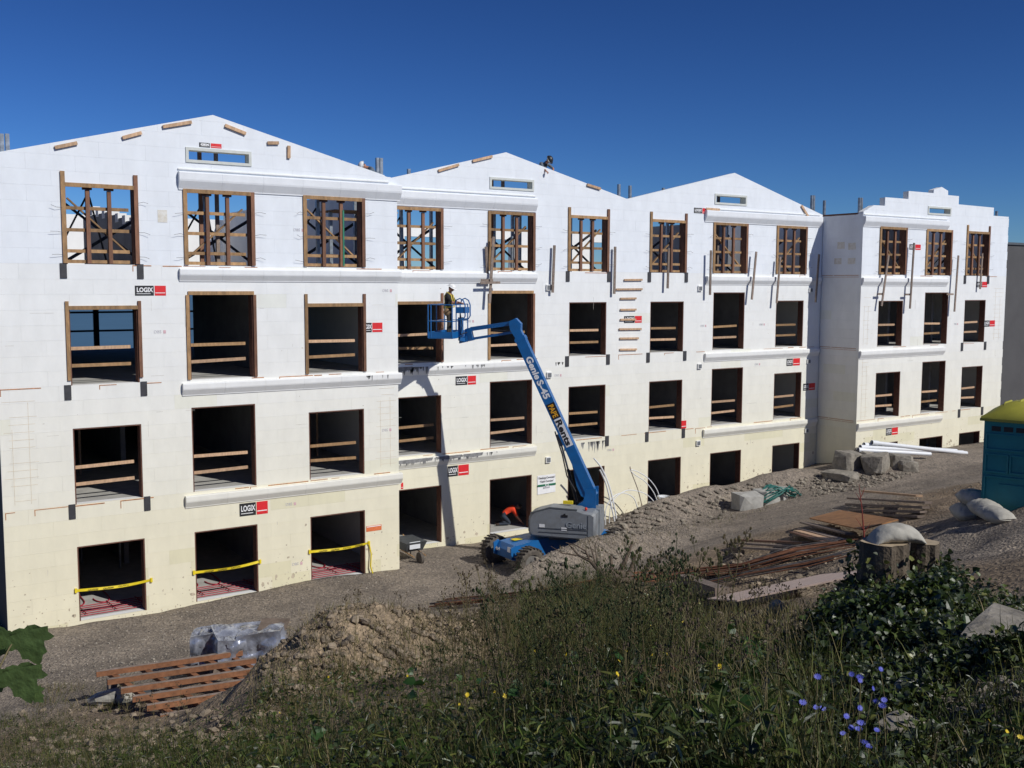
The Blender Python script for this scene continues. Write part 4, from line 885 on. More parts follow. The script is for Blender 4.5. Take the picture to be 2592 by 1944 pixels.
# turntable hoods (long axis F, tail to the right)
TC = V(20.67, -3.96, 1.05)      # near tail corner
def hood(o0, sgn, nm):
    hs_ = 1.0 if sgn > 0 else .72
    prof = [(0, .06), (0, .84), (.1, .90), (.40, .92), (.58, .98), (1.50, 1.01), (1.95, .88), (2.13, .80), (2.2, .66), (2.2, .12), (2.13, .03), (.1, -.02)]; prof = [(p[0], p[1]*hs_) for p in prof]
    m = MB(); n = len(prof); ins = .06
    # rounded outer face: inset outline pushed out
    outer = [(p[0]+(ins if p[0] < .2 else -ins if p[0] > 2.1 else 0), p[1]+(ins if p[1] < .2 else -ins if p[1] > .6 else 0)) for p in prof]
    W = .62; A = [o0+F*p[0]+Zu*p[1]+PP*sgn*0.07 for p in prof]; Bk = [a+PP*sgn*W for a in A]; O = [o0+F*p[0]+Zu*p[1] for p in outer]
    m.add(O+A, [(i, (i+1) % n, n+(i+1) % n, n+i) for i in range(n)], 0, True); m.add(O, [tuple(range(n))], 0); m.add(A+Bk, [(i, (i+1) % n, n+(i+1) % n, n+i) for i in range(n)], 0); m.add(Bk, [tuple(range(n))[::-1]], 0)
    h = m.build('hood', M['hood'], lift)
    d = MB(); e = PP*(-sgn)
    for z in (.20, .33): d.obox(o0+F*1.05+Zu*z*hs_+e*.006, F*.80, PP*.008, Zu*.012)
    d.obox(o0+F*.24+Zu*.43*hs_+e*.004, F*.008, PP*.006, Zu*.38*hs_); d.build('seam', M['hood_dark'], h)
    d = MB(); d.obox(o0+F*1.0+Zu*.76*hs_+e*.008, F*.1, PP*.008, Zu*.035); d.obox(o0+F*1.0+Zu*.81*hs_+e*.008, F*.025, PP*.008, Zu*.03); d.build('latch', M['print_black'], h)
    d = MB(); d.beam(o0+F*.60+Zu*.97*hs_+e*(-.03), o0+F*1.50+Zu*1.0*hs_+e*(-.03), .06, .05); d.beam(o0+F*1.50+Zu*1.0*hs_+e*(-.03), o0+F*2.14+Zu*.79*hs_+e*(-.03), .06, .05); d.build('hood_rim', M['hood_dark'], h)
    if sgn > 0:
        for fx, zz in ((1.75, .40), (1.02, .33)): MB().obox(o0+F*fx+Zu*zz+e*.006, F*.09, PP*.004, Zu*.05).build('label_plate', M['print_white'], h)
        text_obj('Genie', .28, .008, o0+F*.62+Zu*.47+e*.012, -F, Zu, mat('emboss', (.30, .33, .36), .35), h, name='brand_lettering', lift=.004)
        text_obj('Genie', .28, .008, o0+F*.61+Zu*.455+e*.006, -F, Zu, M['hood_dark'], h, name='brand_shadow', lift=.002)
    return h
hood(TC, 1, 'near'); hood(TC+PP*1.95, -1, 'far')
MB().obox(TC+F*1.2+PP*1.05+Zu*.25, F*1.15, PP*.43, Zu*.2).build('turntable_deck', M['hood_dark'], lift)
MB().obox(TC+F*.12+PP*1.05+Zu*.45, F*.16, PP*.42, Zu*.45).build('counterweight', M['hood'], lift)
m = MB(); ellipsoid(m, TC+F*.35+PP*.25+Zu*.98, F*.05, PP*.05, Zu*.06, 8, 5); m.build('beacon', M['red_lamp'], lift)
PIV = at(1499, 1251, Y=-3.0); ELB = at(1302, 822, Y=-.95); bd = unit(ELB-PIV); BL = np.linalg.norm(ELB-PIV); bn = unit(np.cross(bd, PP)); bn = bn if bn[2] > 0 else -bn
m = MB()
for s_ in (-1, 1):
    base_ = TC+F*.02+PP*1.05+Zu*.85; m.prism([(.10, -.3), (.86, -.3), (.84, .04), (.52, .26), (.44, .64), (.10, .70)], base_+PP*s_*.24-PP*.02, F, Zu, PP*.04)
m.build('riser', M['blue'], lift)
m = MB()   # main boom, two telescoping sections
m.obox(PIV+bd*(BL*.46), PP*.15, bn*.17, bd*(BL*.46+.05)); m.prism([(-.1, -.17), (1.2, -.17), (.45, -.34), (.1, -.34)], PIV-PP*.12, bd, bn, PP*.24)
bo = m.build('boom', M['blue'], lift)
m = MB(); m.obox(PIV+bd*(BL*.955), PP*.125, bn*.145, bd*(BL*.045)); m.build('inner_boom', M['blue'], bo)
m = MB(); m.obox(PIV+bd*(BL*.915), PP*.165, bn*.185, bd*.06); m.build('boom_collar', M['blue'], bo)
sd = -PP  # camera-side face
def on_boom(k, off=0., lift_=.0): return PIV+bd*(BL*k)+sd*(.151+lift_)+bn*off
ex_b = -bd; ey_b = bn
text_obj('Genie', .30, .011, on_boom(.748), ex_b, ey_b, M['print_white'], bo, lift=.004, shear=.1, wfit=.80); text_obj('S-45', .30, .011, on_boom(.618), ex_b, ey_b, M['print_white'], bo, lift=.004, wfit=.66)
MB().obox(on_boom(.492, .02, .002), bd*.27, bn*.145, sd*.002).build('black_decal', M['print_black'], bo); text_obj('PAPE', .25, .006, on_boom(.492, .0), ex_b, ey_b, M['print_yellow'], bo, lift=.007, wfit=.44)
MB().obox(on_boom(.365, .03, .002), bd*.50, bn*.125, sd*.002).build('white_decal', M['print_white'], bo); text_obj('Rents', .28, .010, on_boom(.365, .02), ex_b, ey_b, M['print_black'], bo, lift=.007, wfit=.9)
# lift cylinder and hoses under the boom
cy0 = PIV+F*.48-Zu*.42; cy1 = PIV+bd*(BL*.34)-bn*.22
MB().tube([cy0, cy0+(cy1-cy0)*.55], .05, 10).build('cylinder', M['dark_steel'], lift); MB().tube([cy0+(cy1-cy0)*.5, cy1], .032, 8).build('piston', M['steel'], lift)
MB().obox(PIV+bd*(BL*.335)-bn*.21, PP*.12, bn*.07, bd*.20).build('cylinder_bracket', M['hood_dark'], lift)
MB().tube([PIV+bd*.3-bn*.45-PP*.1, PIV+bd*.9-bn*.5-PP*.1, PIV+bd*1.6-bn*.34-PP*.1, PIV+bd*2.4-bn*.24-PP*.1], .025, 5).build('hose', M['dark_steel'], lift)
MB().obox(TC+F*1.0+PP*.55+Zu*1.1, F*.16, PP*.05, Zu*.05).build('pivot_cover', M['yellow'], lift)
# jib
JE = at(1192, 846, Y=.35); jd = unit(JE-ELB); jn = unit(np.cross(jd, PP)); jn = jn if jn[2] > 0 else -jn; JL = np.linalg.norm(JE-ELB)
m = MB(); m.prism([(-.22, -.16), (.02, -.24), (.30, -.10), (.34, .14), (.05, .18), (-.22, .10)], ELB-PP*.13-bd*.05, -bd, bn*-1, PP*.26); m.build('elbow', M['blue'], lift)
m = MB(); m.beam(ELB+jn*.06-jd*.08, JE+jn*.17-jd*.05, .14, .14, up=jn); m.build('jib_arm', M['blue'], lift)
m = MB(); m.beam(ELB-jn*.24, JE-jn*.16-jd*.02, .10, .085, up=jn); m.build('jib_rod', M['blue'], lift)
m = MB(); m.beam(ELB+jd*.2-jn*.20, JE-jd*.75-jn*.02, .07, .07, up=jn); m.build('jib_cylinder', M['dark_steel'], lift)
m = MB(); m.obox(JE+jd*.02, PP*.1, jn*.22, jd*.08); m.tube([JE+jd*.12-Zu*.2, JE+jd*.12+Zu*.2], .1, 12); m.obox(JE+jd*.27-Zu*.13, PP*.12, Zu*.1, jd*.14); m.build('rotator', M['blue'], lift)
# platform: floor, toe boards, rails
BC = JE+F*.80; BC[2] = 7.47; hf_, hp = .42, .90
def bp(a, b_, z): return BC+F*a+PP*b_+Zu*z
m = MB(); m.obox(bp(0, 0, 0), F*hf_, PP*hp, Zu*.025); m.build('platform_floor', M['dark_steel'], lift)
m = MB()
for b_ in (-hp, hp): m.obox(bp(0, b_, .09), F*hf_, PP*.012, Zu*.11)
for a in (-hf_, hf_): m.obox(bp(a, 0, .09), F*.012, PP*hp, Zu*.11)
m.build('toe_board', M['blue'], lift)
for z in (.55, 1.1): MB().tube([bp(-hf_, -hp, z), bp(hf_, -hp, z), bp(hf_, hp, z), bp(-hf_, hp, z), bp(-hf_, -hp, z)], .02, 6).build('platform_rail', M['blue'], lift)
for a, b_ in ((-hf_, -hp), (hf_, -hp), (hf_, 0), (hf_, hp), (-hf_, hp), (-hf_, 0), (hf_-.1, -hp), (0, hp)): MB().tube([bp(a, b_, 0), bp(a, b_, 1.1)], .02, 6).build('platform_post', M['blue'], lift)
MB().obox(bp(-hf_-.05, -.1, .35), F*.05, PP*.16, Zu*.32).build('platform_mount', M['blue'], lift)
MB().beam(bp(-hf_, -.1, -.06), JE+jd*.2-Zu*.15, .22, .12).build('platform_arm', M['blue'], lift)
MB().obox(bp(-hf_-.17, -.25, .92), F*.14, PP*.3, Zu*.10).build('control_box', M['blue'], lift)
for b_ in (-.55, .05): MB().tube([bp(-hf_, b_, 1.1), bp(-hf_-.04, b_, 1.26), bp(-hf_-.16, b_, 1.31), bp(-hf_-.28, b_, 1.24), bp(-hf_-.34, b_, 1.08), bp(-hf_-.34, b_, .72), bp(-hf_-.28, b_, .62), bp(-hf_-.02, b_, .6)], .022, 6).build('guard_loop', M['blue'], lift)
MB().tube([bp(-hf_-.1, -.3, .8), bp(-hf_-.16, -.3, .4), bp(-hf_-.1, -.28, .1), JE+jd*.05+Zu*.1], .02, 5).build('hose', M['dark_steel'], lift)

# operator at the controls
person('worker in white hard hat, black shirt and yellow harness standing in the lift basket', bp(-.12, -.3, .028), -F,
       pose(el_l=(-.23, .16, 1.15), wr_l=(-.17, .40, 1.12), el_r=(.23, .17, 1.14), wr_r=(.18, .43, 1.13), head=(0, .06, 1.55)), [M['shirt_black'], M['trousers']], 'helmet', harness=True, pouch=True)
# worker leaning over the second gable
pw = dp(1181, 358, Y=YM+.2); zg_ = 14.02-(pw[0]-21.35)*.2439; PZ = zg_-1.04
pl = thing('scaffold_plank', 'timber scaffold platform behind the second gable', 'scaffold', (pw[0], YM+.7, PZ))
MB().box(pw[0]-1.2, pw[0]+1.2, YM+.33, YM+1.3, PZ-.04, PZ).build('plank', M['lumber'], pl)
for sx in (-1.1, 1.1): MB().box(pw[0]+sx-.05, pw[0]+sx+.05, YM+.8, YM+.9, 9.75, PZ-.04).build('post', M['steel'], pl)
zb = PZ
person('worker in a dark hard hat and grey shirt leaning over the second gable', (pw[0]-.02, YM+.62, zb), (.25, -1),
       pose(pelvis=(0, -.02, .90), chest=(0, .16, 1.17), neck=(0, .32, 1.33), head=(0, .40, 1.37), sh_l=(-.19, .22, 1.29), sh_r=(.19, .22, 1.29), el_l=(-.33, .38, 1.12), wr_l=(-.17, .52, 1.02), el_r=(.32, .42, 1.08), wr_r=(.36, .63, .95)), [M['shirt_grey'], M['jeans']], 'helmet_dark', head_dir=(0, .7, -.7), curl=.8)
pw = dp(789, 353, Y=YL+.6); PZ = pw[2]-1.50
pl = thing('scaffold_plank', 'timber scaffold platform behind the right slope of the first gable', 'scaffold', (pw[0], YL+.7, PZ))
MB().box(pw[0]-1.2, pw[0]+1.0, YL+.32, YL+1.4, PZ-.04, PZ).build('plank', M['lumber'], pl)
for sx in (-1.1, .9): MB().box(pw[0]+sx-.05, pw[0]+sx+.05, YL+.8, YL+.9, 9.75, PZ-.04).build('post', M['steel'], pl)
person('worker in a white hard hat peeping over the right slope of the first gable', (pw[0]+.34, YL+.62, PZ), (-1, .15),
       pose(chest=(0, .12, 1.22), neck=(0, .24, 1.38), head=(0, .32, 1.40), sh_l=(-.18, .14, 1.33), sh_r=(.18, .14, 1.33), el_l=(-.22, .30, 1.10), wr_l=(-.15, .5, 1.05), el_r=(.22, .30, 1.10), wr_r=(.15, .5, 1.05)), [M['shirt_grey'], M['jeans']], 'helmet', head_dir=(0, .5, -.85))
# kneeling worker in the ground floor opening
pk = at(1290, 1328, Z=0.0)
person('worker in an orange shirt kneeling in the ground-floor opening behind the lift', (pk[0], pk[1], 0), (.93, -.36),
       pose(pelvis=(0, -.28, .42), chest=(0, .02, .62), neck=(0, .20, .70), head=(0, .28, .70), sh_l=(-.18, .12, .66), sh_r=(.18, .12, .66), el_l=(-.22, .22, .38), wr_l=(-.2, .36, .14), el_r=(.22, .24, .38), wr_r=(.2, .44, .12),
            hip_l=(-.1, -.28, .38), hip_r=(.1, -.28, .38), kn_l=(-.13, .02, .08), kn_r=(.13, .0, .08), an_l=(-.12, -.42, .07), an_r=(.12, -.44, .07), toe_l=(-.12, -.56, .05), toe_r=(.12, -.58, .05)), [M['shirt_orange'], M['jeans']], None, head_dir=(0, .6, -.8))

# ------------------------------------------------------------------ things on the site
def rock_mesh(m, c, rx, ry, rz, seed, n=9, k=7, mi=0, rot=0., smooth=False, rough=.28):
    rr = np.random.default_rng(seed); cr, sr = math.cos(rot), math.sin(rot); vs = []; off = rr.uniform(0, 50)
    for i in range(k+1):
        th = math.pi*i/k
        for j in range(n):
            ph = 2*math.pi*j/n; d = V(math.sin(th)*math.cos(ph), math.sin(th)*math.sin(ph), math.cos(th))
            q = np.sign(d)*np.abs(d)**.72; s_ = 1+rough*float(fbm(np.array(q[0]*1.3+off), np.array(q[1]*1.3+q[2]*1.7), seed, 3)); q = q*s_
            x, y, z = q[0]*rx, q[1]*ry, q[2]*rz; vs.append((c[0]+x*cr-y*sr, c[1]+x*sr+y*cr, c[2]+z))
    fs = [(i*n+j, (i+1)*n+j, (i+1)*n+(j+1) % n, i*n+(j+1) % n) for i in range(k) for j in range(n)]
    m.add(vs, fs, mi, smooth); return m
def hull_rock(c, rx, ry, rz, seed, rot=0., npts=34, square=.5):
    rr = np.random.default_rng(seed); bm = bmesh.new(); cr, sr = math.cos(rot), math.sin(rot)
    for _ in range(npts):
        d = rr.normal(size=3); d /= np.linalg.norm(d); q = np.sign(d)*np.abs(d)**square*rr.uniform(.82, 1.05); x, y, z = q*V(rx, ry, rz); bm.verts.new((x*cr-y*sr, x*sr+y*cr, z))
    r_ = bmesh.ops.convex_hull(bm, input=bm.verts); bmesh.ops.delete(bm, geom=list({e for e in r_['geom_interior']+r_['geom_unused'] if isinstance(e, bmesh.types.BMVert)}), context='VERTS')
    bmesh.ops.subdivide_edges(bm, edges=bm.edges[:], cuts=1, use_grid_fill=True)
    for v in bm.verts: v.co += v.normal*float(fbm(np.array(v.co.x*2.2+seed), np.array(v.co.y*2.2+v.co.z*3), seed, 3))*.16*min(rx, rz)
    bmesh.ops.triangulate(bm, faces=bm.faces[:]); bm.verts.index_update()
    m = MB(); m.add([np.array(v.co)+c for v in bm.verts], [[v.index for v in f.verts] for f in bm.faces]); bm.free(); return m
def boulder(x, y, rx, ry, rz, seed, label, mt='boulder', rot=.3, sink=.35, name='boulder', cat='boulder', group=None):
    g_ = gnd(x, y); c = g_+V(0, 0, rz*(1-2*sink)); o = hull_rock(c, rx, ry, rz, seed, rot, 70 if rz < .3 else 40, .38).build(name, M[mt], None, origin=g_); tag(o, label, cat, group); return o
# portable toilet
T0 = gnd(2117, 1122); tn = unit(V(-.955, -.30, 0)); tx = np.cross((0, 0, 1), tn); tx = tx if np.dot(tx, RT) > 0 else -tx; TW = 1.18
toi = thing('portable_toilet', 'turquoise portable toilet with a yellow domed roof', 'portable toilet', tuple(T0))
def tp(a, d, z): return T0+tx*a-tn*d+Zu*z*1.08
m = MB(); m.obox(tp(TW/2, TW/2, 1.0), tx*TW/2, tn*TW/2, Zu*1.06); body = m.build('body', M['toilet'], toi)
m = MB()
for a0, a1, z0, z1 in ((.06, 1.12, 1.42, 1.72), (.06, .5, .98, 1.32), (.55, 1.12, .98, 1.32), (.06, 1.12, .22, .88)):
    for (p, q) in (((a0, z0), (a1, z0)), ((a1, z0), (a1, z1)), ((a1, z1), (a0, z1)), ((a0, z1), (a0, z0))): m.beam(tp(p[0], -.012, p[1]), tp(q[0], -.012, q[1]), .035, .035)
m.obox(tp(.6, -.012, .55), tx*.26, tn*.012, Zu*.22); m.build('panel_ribs', M['toilet'], body)
for k in range(4): MB().obox(tp(.24+.24*k, -.006, 1.83), tx*.09, tn*.006, Zu*.05).build('vent_slot', M['print_black'], body)
MB().obox(tp(TW/2, TW/2, .03), tx*(TW/2+.06), tn*(TW/2+.06), Zu*.05).build('skid', M['dark_steel'], toi)
m = MB(); nn = 8; rows = []
for i in range(nn+1):
    a = -.06+(TW+.12)*i/nn; zc = 2.06+.30*math.sin(math.pi*i/nn)**.8
    rows.append([tp(a, -.06, 1.98), tp(a, -.06, 2.06), tp(a, .12, zc*.55+2.06*.45), tp(a, .35, zc), tp(a, TW-.35, zc), tp(a, TW-.1, zc*.55+2.06*.45), tp(a, TW+.06, 2.06), tp(a, TW+.06, 1.98)])
vs = [p for r_ in rows for p in r_]; k = 8
m.add(vs, [(i*k+j, (i+1)*k+j, (i+1)*k+j+1, i*k+j+1) for i in range(nn) for j in range(k-1)], 0, True); m.add(rows[0], [tuple(range(8))]); m.add(rows[-1], [tuple(range(8))[::-1]])
rf = m.build('roof', M['toilet_roof'], toi)
MB().obox(tp(TW/2, TW/2, 2.0), tx*(TW/2+.075), tn*(TW/2+.075), Zu*.03).build('roof_lip', M['toilet_roof'], rf)
for a in (.3, .6, .9): MB().tube([tp(a, .2, 2.2), tp(a, .4, 2.06+.31*math.sin(math.pi*(a+.06)/(TW+.12))**.8), tp(a, .9, 2.06+.31*math.sin(math.pi*(a+.06)/(TW+.12))**.8)], .025, 6).build('roof_rib', M['toilet_roof'], rf)
# sandbags
def sack(c, L_, Wd, h, rot, label, seed=0, group=None, droop=0.):
    m = MB(); n, k = 30, 22; vs = []; cr, sr = math.cos(rot), math.sin(rot)
    for i in range(k+1):
        u = -1+2*i/k; py_ = .82+.18*(1-u*u) if abs(u) < .99 else .80; pz_ = max(.10, (1-abs(u)**2.6)**.6)
        for j in range(n):
            ph = 2*math.pi*j/n; cr_ = float(fbm(np.array(u*3.1+seed*5.3+math.cos(ph)), np.array(math.sin(ph)*1.6+u*1.2+seed), 3+seed, 4)); fold = -.16*(1-min(1, abs(cr_)*5))**2-.10*cr_
            x = u*L_*(1-.05*math.cos(2*ph)); y = math.cos(ph)*Wd*py_*(1+fold*.5); z = math.sin(ph)*h*pz_*(1+fold)-droop*abs(u)**2.5; vs.append((c[0]+x*cr-y*sr, c[1]+x*sr+y*cr, c[2]+z))
    m.add(vs, [(i*n+j, i*n+(j+1) % n, (i+1)*n+(j+1) % n, (i+1)*n+j) for i in range(k) for j in range(n)], 0, True); m.add(vs[:n], [tuple(range(n))[::-1]]); m.add(vs[-n:], [tuple(range(n))])
    o = m.build('sandbag', M['sack'], None, origin=c); tag(o, label, 'sandbag', group); return o
rx_ = math.atan2(tx[1], tx[0])
for k, (x, y, dz, L_, Wd, h, r_, l) in enumerate(((2085, 1122, .16, .42, .26, .2, rx_-.9, 'leftmost of the heap by the toilet'), (2103, 1118, .42, .40, .28, .2, rx_-.7, 'topmost of the heap by the toilet'), (2128, 1126, .25, .42, .26, .2, rx_-.8, 'third along the heap by the toilet'), (2150, 1131, .14, .42, .24, .17, rx_-.75, 'rightmost of the heap by the toilet'))):
    g_ = gnd(x, y); sack(g_+V(0, 0, dz), L_, Wd, h, r_, 'full off-white sandbag, '+l, k, 'sandbags by the toilet')
# stump with a sack on it
g_ = gnd(1945, 1292); t = thing('tree_stump', 'ivy-grown cut tree stump carrying a white sack', 'tree stump', tuple(g_))
def stump_part(c, r, h, seed, nm):
    m = MB(); n = 20; vs = []; top = []
    for i, (z, s_) in enumerate(((-.3, 1.5), (0, 1.28), (.15, 1.1), (.35, 1.0), (h, .95))):
        for j in range(n): a = 2*math.pi*j/n; q = r*s_*(1+.07*math.sin(5*a+seed)+.05*math.sin(9*a+seed*3)); vs.append((c[0]+q*math.cos(a), c[1]+q*math.sin(a), c[2]+z))
    m.add(vs, [(i*n+j, i*n+(j+1) % n, (i+1)*n+(j+1) % n, (i+1)*n+j) for i in range(4) for j in range(n)], 0); o = m.build(nm, M['bark'], t)
    MB().add([V(*v)+V(0, 0, .003) for v in vs[-n:]], [tuple(range(n))]).build('cut_face', M['cutwood'], o)
rr_ = unit(V(RT[0], RT[1], 0)); ff_ = unit(V(FW[0], FW[1], 0))
stump_part(g_+rr_*-.2, .25, .62, 1, 'trunk'); stump_part(g_+rr_*.27+ff_*.05, .15, .60, 4, 'trunk_fork')
STUMP = (t, g_.copy())
sack(g_+rr_*-.07+V(0, 0, .715), .29, .17, .10, math.atan2(rr_[1], rr_[0])+.1, 'plump off-white sack lying on the ivy-grown tree stump', 9, droop=.10)
# boulders, concrete blocks with a hose
for k, (x, y, rx, ry, rz, l) in enumerate(((1832, 1008, .62, .5, .48, 'squarish boulder left of the rock heap beside the return wall'), (1890, 1012, .75, .55, .5, 'pale broken boulder in the middle of the rock heap by the pipes'), (1945, 1006, .6, .5, .35, 'slab-like boulder leaning under the white pipes'), (1958, 1014, .45, .4, .3, 'small boulder below the slab-like one'), (1815, 1033, .75, .5, .2, 'flat boulder at the foot of the rock heap'), (1868, 992, .5, .4, .3, 'back boulder behind the rock heap'))):
    boulder(x, y, rx, ry, rz, 20+k, l, sink=.3, rot=.4*k, group='boulders by the right wing')
boulder(2190, 1398, .40, .28, .12, 41, 'pale lumpy rock at the right edge of the picture', sink=.3)
boulder(1948, 1622, .14, .10, .09, 43, 'small pale rock under the blue flowers', mt='boulder', sink=.3); boulder(1985, 1500, .16, .12, .06, 44, 'flat tan stone half hidden in the ground ivy', mt='block_conc', sink=.4)
boulder(1680, 1330, .12, .1, .1, 45, 'small round stone on the pink plywood edge', sink=.2)
bc = []
for k, (x, y, l, sc_) in enumerate(((1615, 1099, 'left one of the pair of cast blocks by the green hose', 1.0), (1655, 1088, 'right one of the pair of cast blocks by the green hose', .9), (1688, 1078, 'third cast block half under the green hose', .7))):
    p = gnd(x, y); bc.append(p); o = hull_rock(p+V(0, 0, .24*sc_), .55*sc_, .40*sc_, .38*sc_, 60+k, -.25+.3*k, 60, .22).build('concrete_block', M['block_conc'], None, origin=p); tag(o, 'weathered grey concrete block, '+l, 'concrete block', 'concrete blocks')
hp_ = []; c0 = (bc[1]+bc[2])/2
for i in range(150):
    a = i*.42; q = .62+.28*math.sin(i*.37)+.12*math.sin(i*.11); x, y = c0[0]+q*math.cos(a)*1.5+.3*math.sin(i*.05), c0[1]+q*math.sin(a)*.55-.15; hp_.append(V(x, y, max(float(H(x, y))+.04, c0[2]+.55-.75*max(0, q*abs(math.cos(a))-.15)+.08*math.sin(i*.9))))
o = MB().tube(hp_, .022, 5).build('garden_hose', M['hose'], None, origin=c0); tag(o, 'tangled green hose heaped over the concrete blocks', 'hose')
# white pipes on the rocks
for k, (a, b_, l) in enumerate((((1868, 961), (2066, 974), 'rear one of the stack'), ((1860, 966), (2080, 977), 'middle one of the stack'), ((1885, 956), (2088, 979), 'front upper one of the stack'), ((1856, 972), (2010, 981), 'lowest one of the stack'))):
    p, q = dp(*a, Y=-1.6-.1*k), dp(*b_, Y=-2.6-.16*k); d = unit(q-p); n0 = np.cross(d, Zu); n0 = unit(n0)
    t = thing('pvc_pipe', 'long white plastic pipe on the rocks, '+l, 'pipe', tuple(p), 'white pipes on the rocks')
    MB().tube([p, q], .085, 12, caps=False).build('pipe', M['pvc'], t); MB().tube([p-d*.05, p+d*.28], .105, 12, caps=False).build('socket', M['pvc'], t); MB().tube([p+d*.04, p+d*.05], .083, 12).build('bore', M['print_black'], t)
# bent conduits sticking out of the rubble
def hoop(pts, r, l, g=None, mt='pvc'):
    P_ = [np.asarray(p) for p in pts]; out = []
    for i in range(len(P_)-1):
        for u in np.linspace(0, 1, 6, endpoint=False):
            p0, p1, p2, p3 = P_[max(i-1, 0)], P_[i], P_[i+1], P_[min(i+2, len(P_)-1)]
            out.append(.5*((2*p1)+(-p0+p2)*u+(2*p0-5*p1+4*p2-p3)*u*u+(-p0+3*p1-3*p2+p3)*u**3))
    o = MB().tube(out+[P_[-1]], r, 6).build('conduit', M[mt], None, origin=P_[0]); tag(o, l, 'conduit', g); return o
HY = .9
for pts, l in (([(1334, 1135), (1327, 1095), (1316, 1050), (1300, 1012), (1283, 990)], 'thick white conduit rising past the doorway right of the boom foot'), ([(1330, 1138), (1320, 1090), (1309, 1045), (1296, 1015)], 'second white conduit close beside the thick one'),
               ([(1308, 1134), (1309, 1100), (1322, 1075), (1345, 1065), (1368, 1075), (1378, 1100)], 'low white conduit arch left of the bucket'), ([(1428, 1092), (1420, 1060), (1402, 1035), (1380, 1020), (1362, 1014)], 'tall white conduit bending left beside the bucket'),
               ([(1424, 1094), (1412, 1064), (1393, 1040), (1372, 1026), (1361, 1016)], 'thin white conduit just under the tall bent one'), ([(1420, 1095), (1405, 1075), (1385, 1063), (1352, 1060), (1322, 1085), (1316, 1130)], 'wide white conduit arch spanning to the bucket'), ([(1388, 1098), (1378, 1058), (1363, 1018), (1361, 1008)], 'grey upright conduit with a capped end')):
    hoop([dp(*p, Y=HY) for p in pts], .03 if 'thick' in l else .018, l, 'bent conduits', 'pvc' if 'grey' not in l else 'lumber_grey')
# buckets
def bucket(p, r, h, l, mt='white_bucket'):
    t = thing('bucket', l, 'bucket', tuple(p)); m = MB(); n = 16; vs = []
    for z, q in ((0, .85), (h*.9, 1.0), (h*.9, 1.06), (h, 1.06), (h, .97), (.02, .8)):
        for j in range(n): a = 2*math.pi*j/n; vs.append((p[0]+r*q*math.cos(a), p[1]+r*q*math.sin(a), p[2]+z))
    m.add(vs, [(i*n+j, i*n+(j+1) % n, (i+1)*n+(j+1) % n, (i+1)*n+j) for i in range(5) for j in range(n)], 0, True); m.add(vs[-n:], [tuple(range(n))]); m.build('pail', M[mt], t)
    MB().tube([V(p[0]+r*1.06*math.cos(a), p[1]-.1*math.sin(a), p[2]+h*.85+r*.4*math.sin(a)-.05) for a in np.linspace(0, math.pi, 9)], .006, 4).build('handle', M['wire'], t)
pb = dp(1433, 1090, Y=1.3); bucket(V(pb[0], 1.3, float(H(pb[0], 1.3))-.05), .24, .55, 'white plastic pail in front of the ground-floor doorway')
pb = at(1290+180, 1060, Z=ST)
# wheelbarrow by the corner
wp = dp(884, 1222, Y=1.1); wp[2] = float(H(wp[0], wp[1])); wb = thing('wheelbarrow', 'dark wheelbarrow with a pale front parked at the left wing corner', 'wheelbarrow', tuple(wp))
m = MB(); m.obox(wp+V(0, 0, .52), V(.30, 0, 0), V(0, .4, 0), V(0, 0, .16), taper=1.35); m.build('tray', M['tub'], wb)
MB().obox(wp+V(-.05, -.50, .58), V(.2, 0, 0), V(0, .01, 0), V(0, 0, .12)).build('front_plate', M['white_bucket'], wb)
for s_ in (-1, 1): MB().tube([wp+V(s_*.22, -.75, .25), wp+V(s_*.24, .2, .34), wp+V(s_*.3, 1.0, .6)], .022, 6).build('handle', M['lumber'], wb); MB().tube([wp+V(s_*.22, .3, .36), wp+V(s_*.24, .35, .0)], .02, 6).build('leg', M['dark_steel'], wb)
MB().tube([wp+V(-.05, -.78, .2), wp+V(.05, -.78, .2)], .2, 14).build('wheel', M['rubber'], wb)

# ---- timber, rebar and plywood
def lay(x, y, dz=0.): g_ = gnd(x, y); g_[2] += dz; return g_
def plank(name, p, q, wd, th, mt, label=None, cat='plank', group=None, parent=None):
    m = MB().beam(p, q, wd, th, up=(0, 0, 1))
    if parent is None: o = m.build(name, M[mt], None, origin=(np.asarray(p)+q)/2); tag(o, label, cat, group)
    else: o = m.build(name, M[mt], parent)
    return o
# rack of spaced boards, lower left
A0, B0 = lay(300, 1520), lay(480, 1470); z0 = max(A0[2], B0[2], lay(400, 1450)[2])
M['rack'] = mat('rack', (.24, .105, .05), .8, var=.35, scale=8, orand=.25)
rk = thing('timber_rack', 'rack of spaced orange-brown timbers lying at the lower left', 'timber stack', (A0[0], A0[1], z0))
rows_ = [((208, 1456), (446, 1421)), ((232, 1473), (471, 1438)), ((261, 1492), (494, 1457)), ((286, 1510), (527, 1473)), ((317, 1529), (491, 1500)), ((346, 1550), (530, 1520))]
ZR = z0+.42
for k, (a, b_) in enumerate(rows_):
    p, q = dp(*a, Z=ZR-.0), dp(*b_, Z=ZR); q = p+unit(q-p)*3.0; d = unit(q-p); a_ = unit(np.cross(d, Zu)); bm2 = MB().beam(p, q, .09, .11); bm2.obox((p+q)/2+V(0, 0, .057), a_*.044, d*1.498, V(0, 0, .002), 1); bm2.build('timber', [M['rack'], M['lumber_grey']], rk)
p0, q0 = dp(*rows_[0][0], Z=ZR), dp(*rows_[-1][0], Z=ZR); dirx = unit(dp(*rows_[0][1], Z=ZR)-p0)
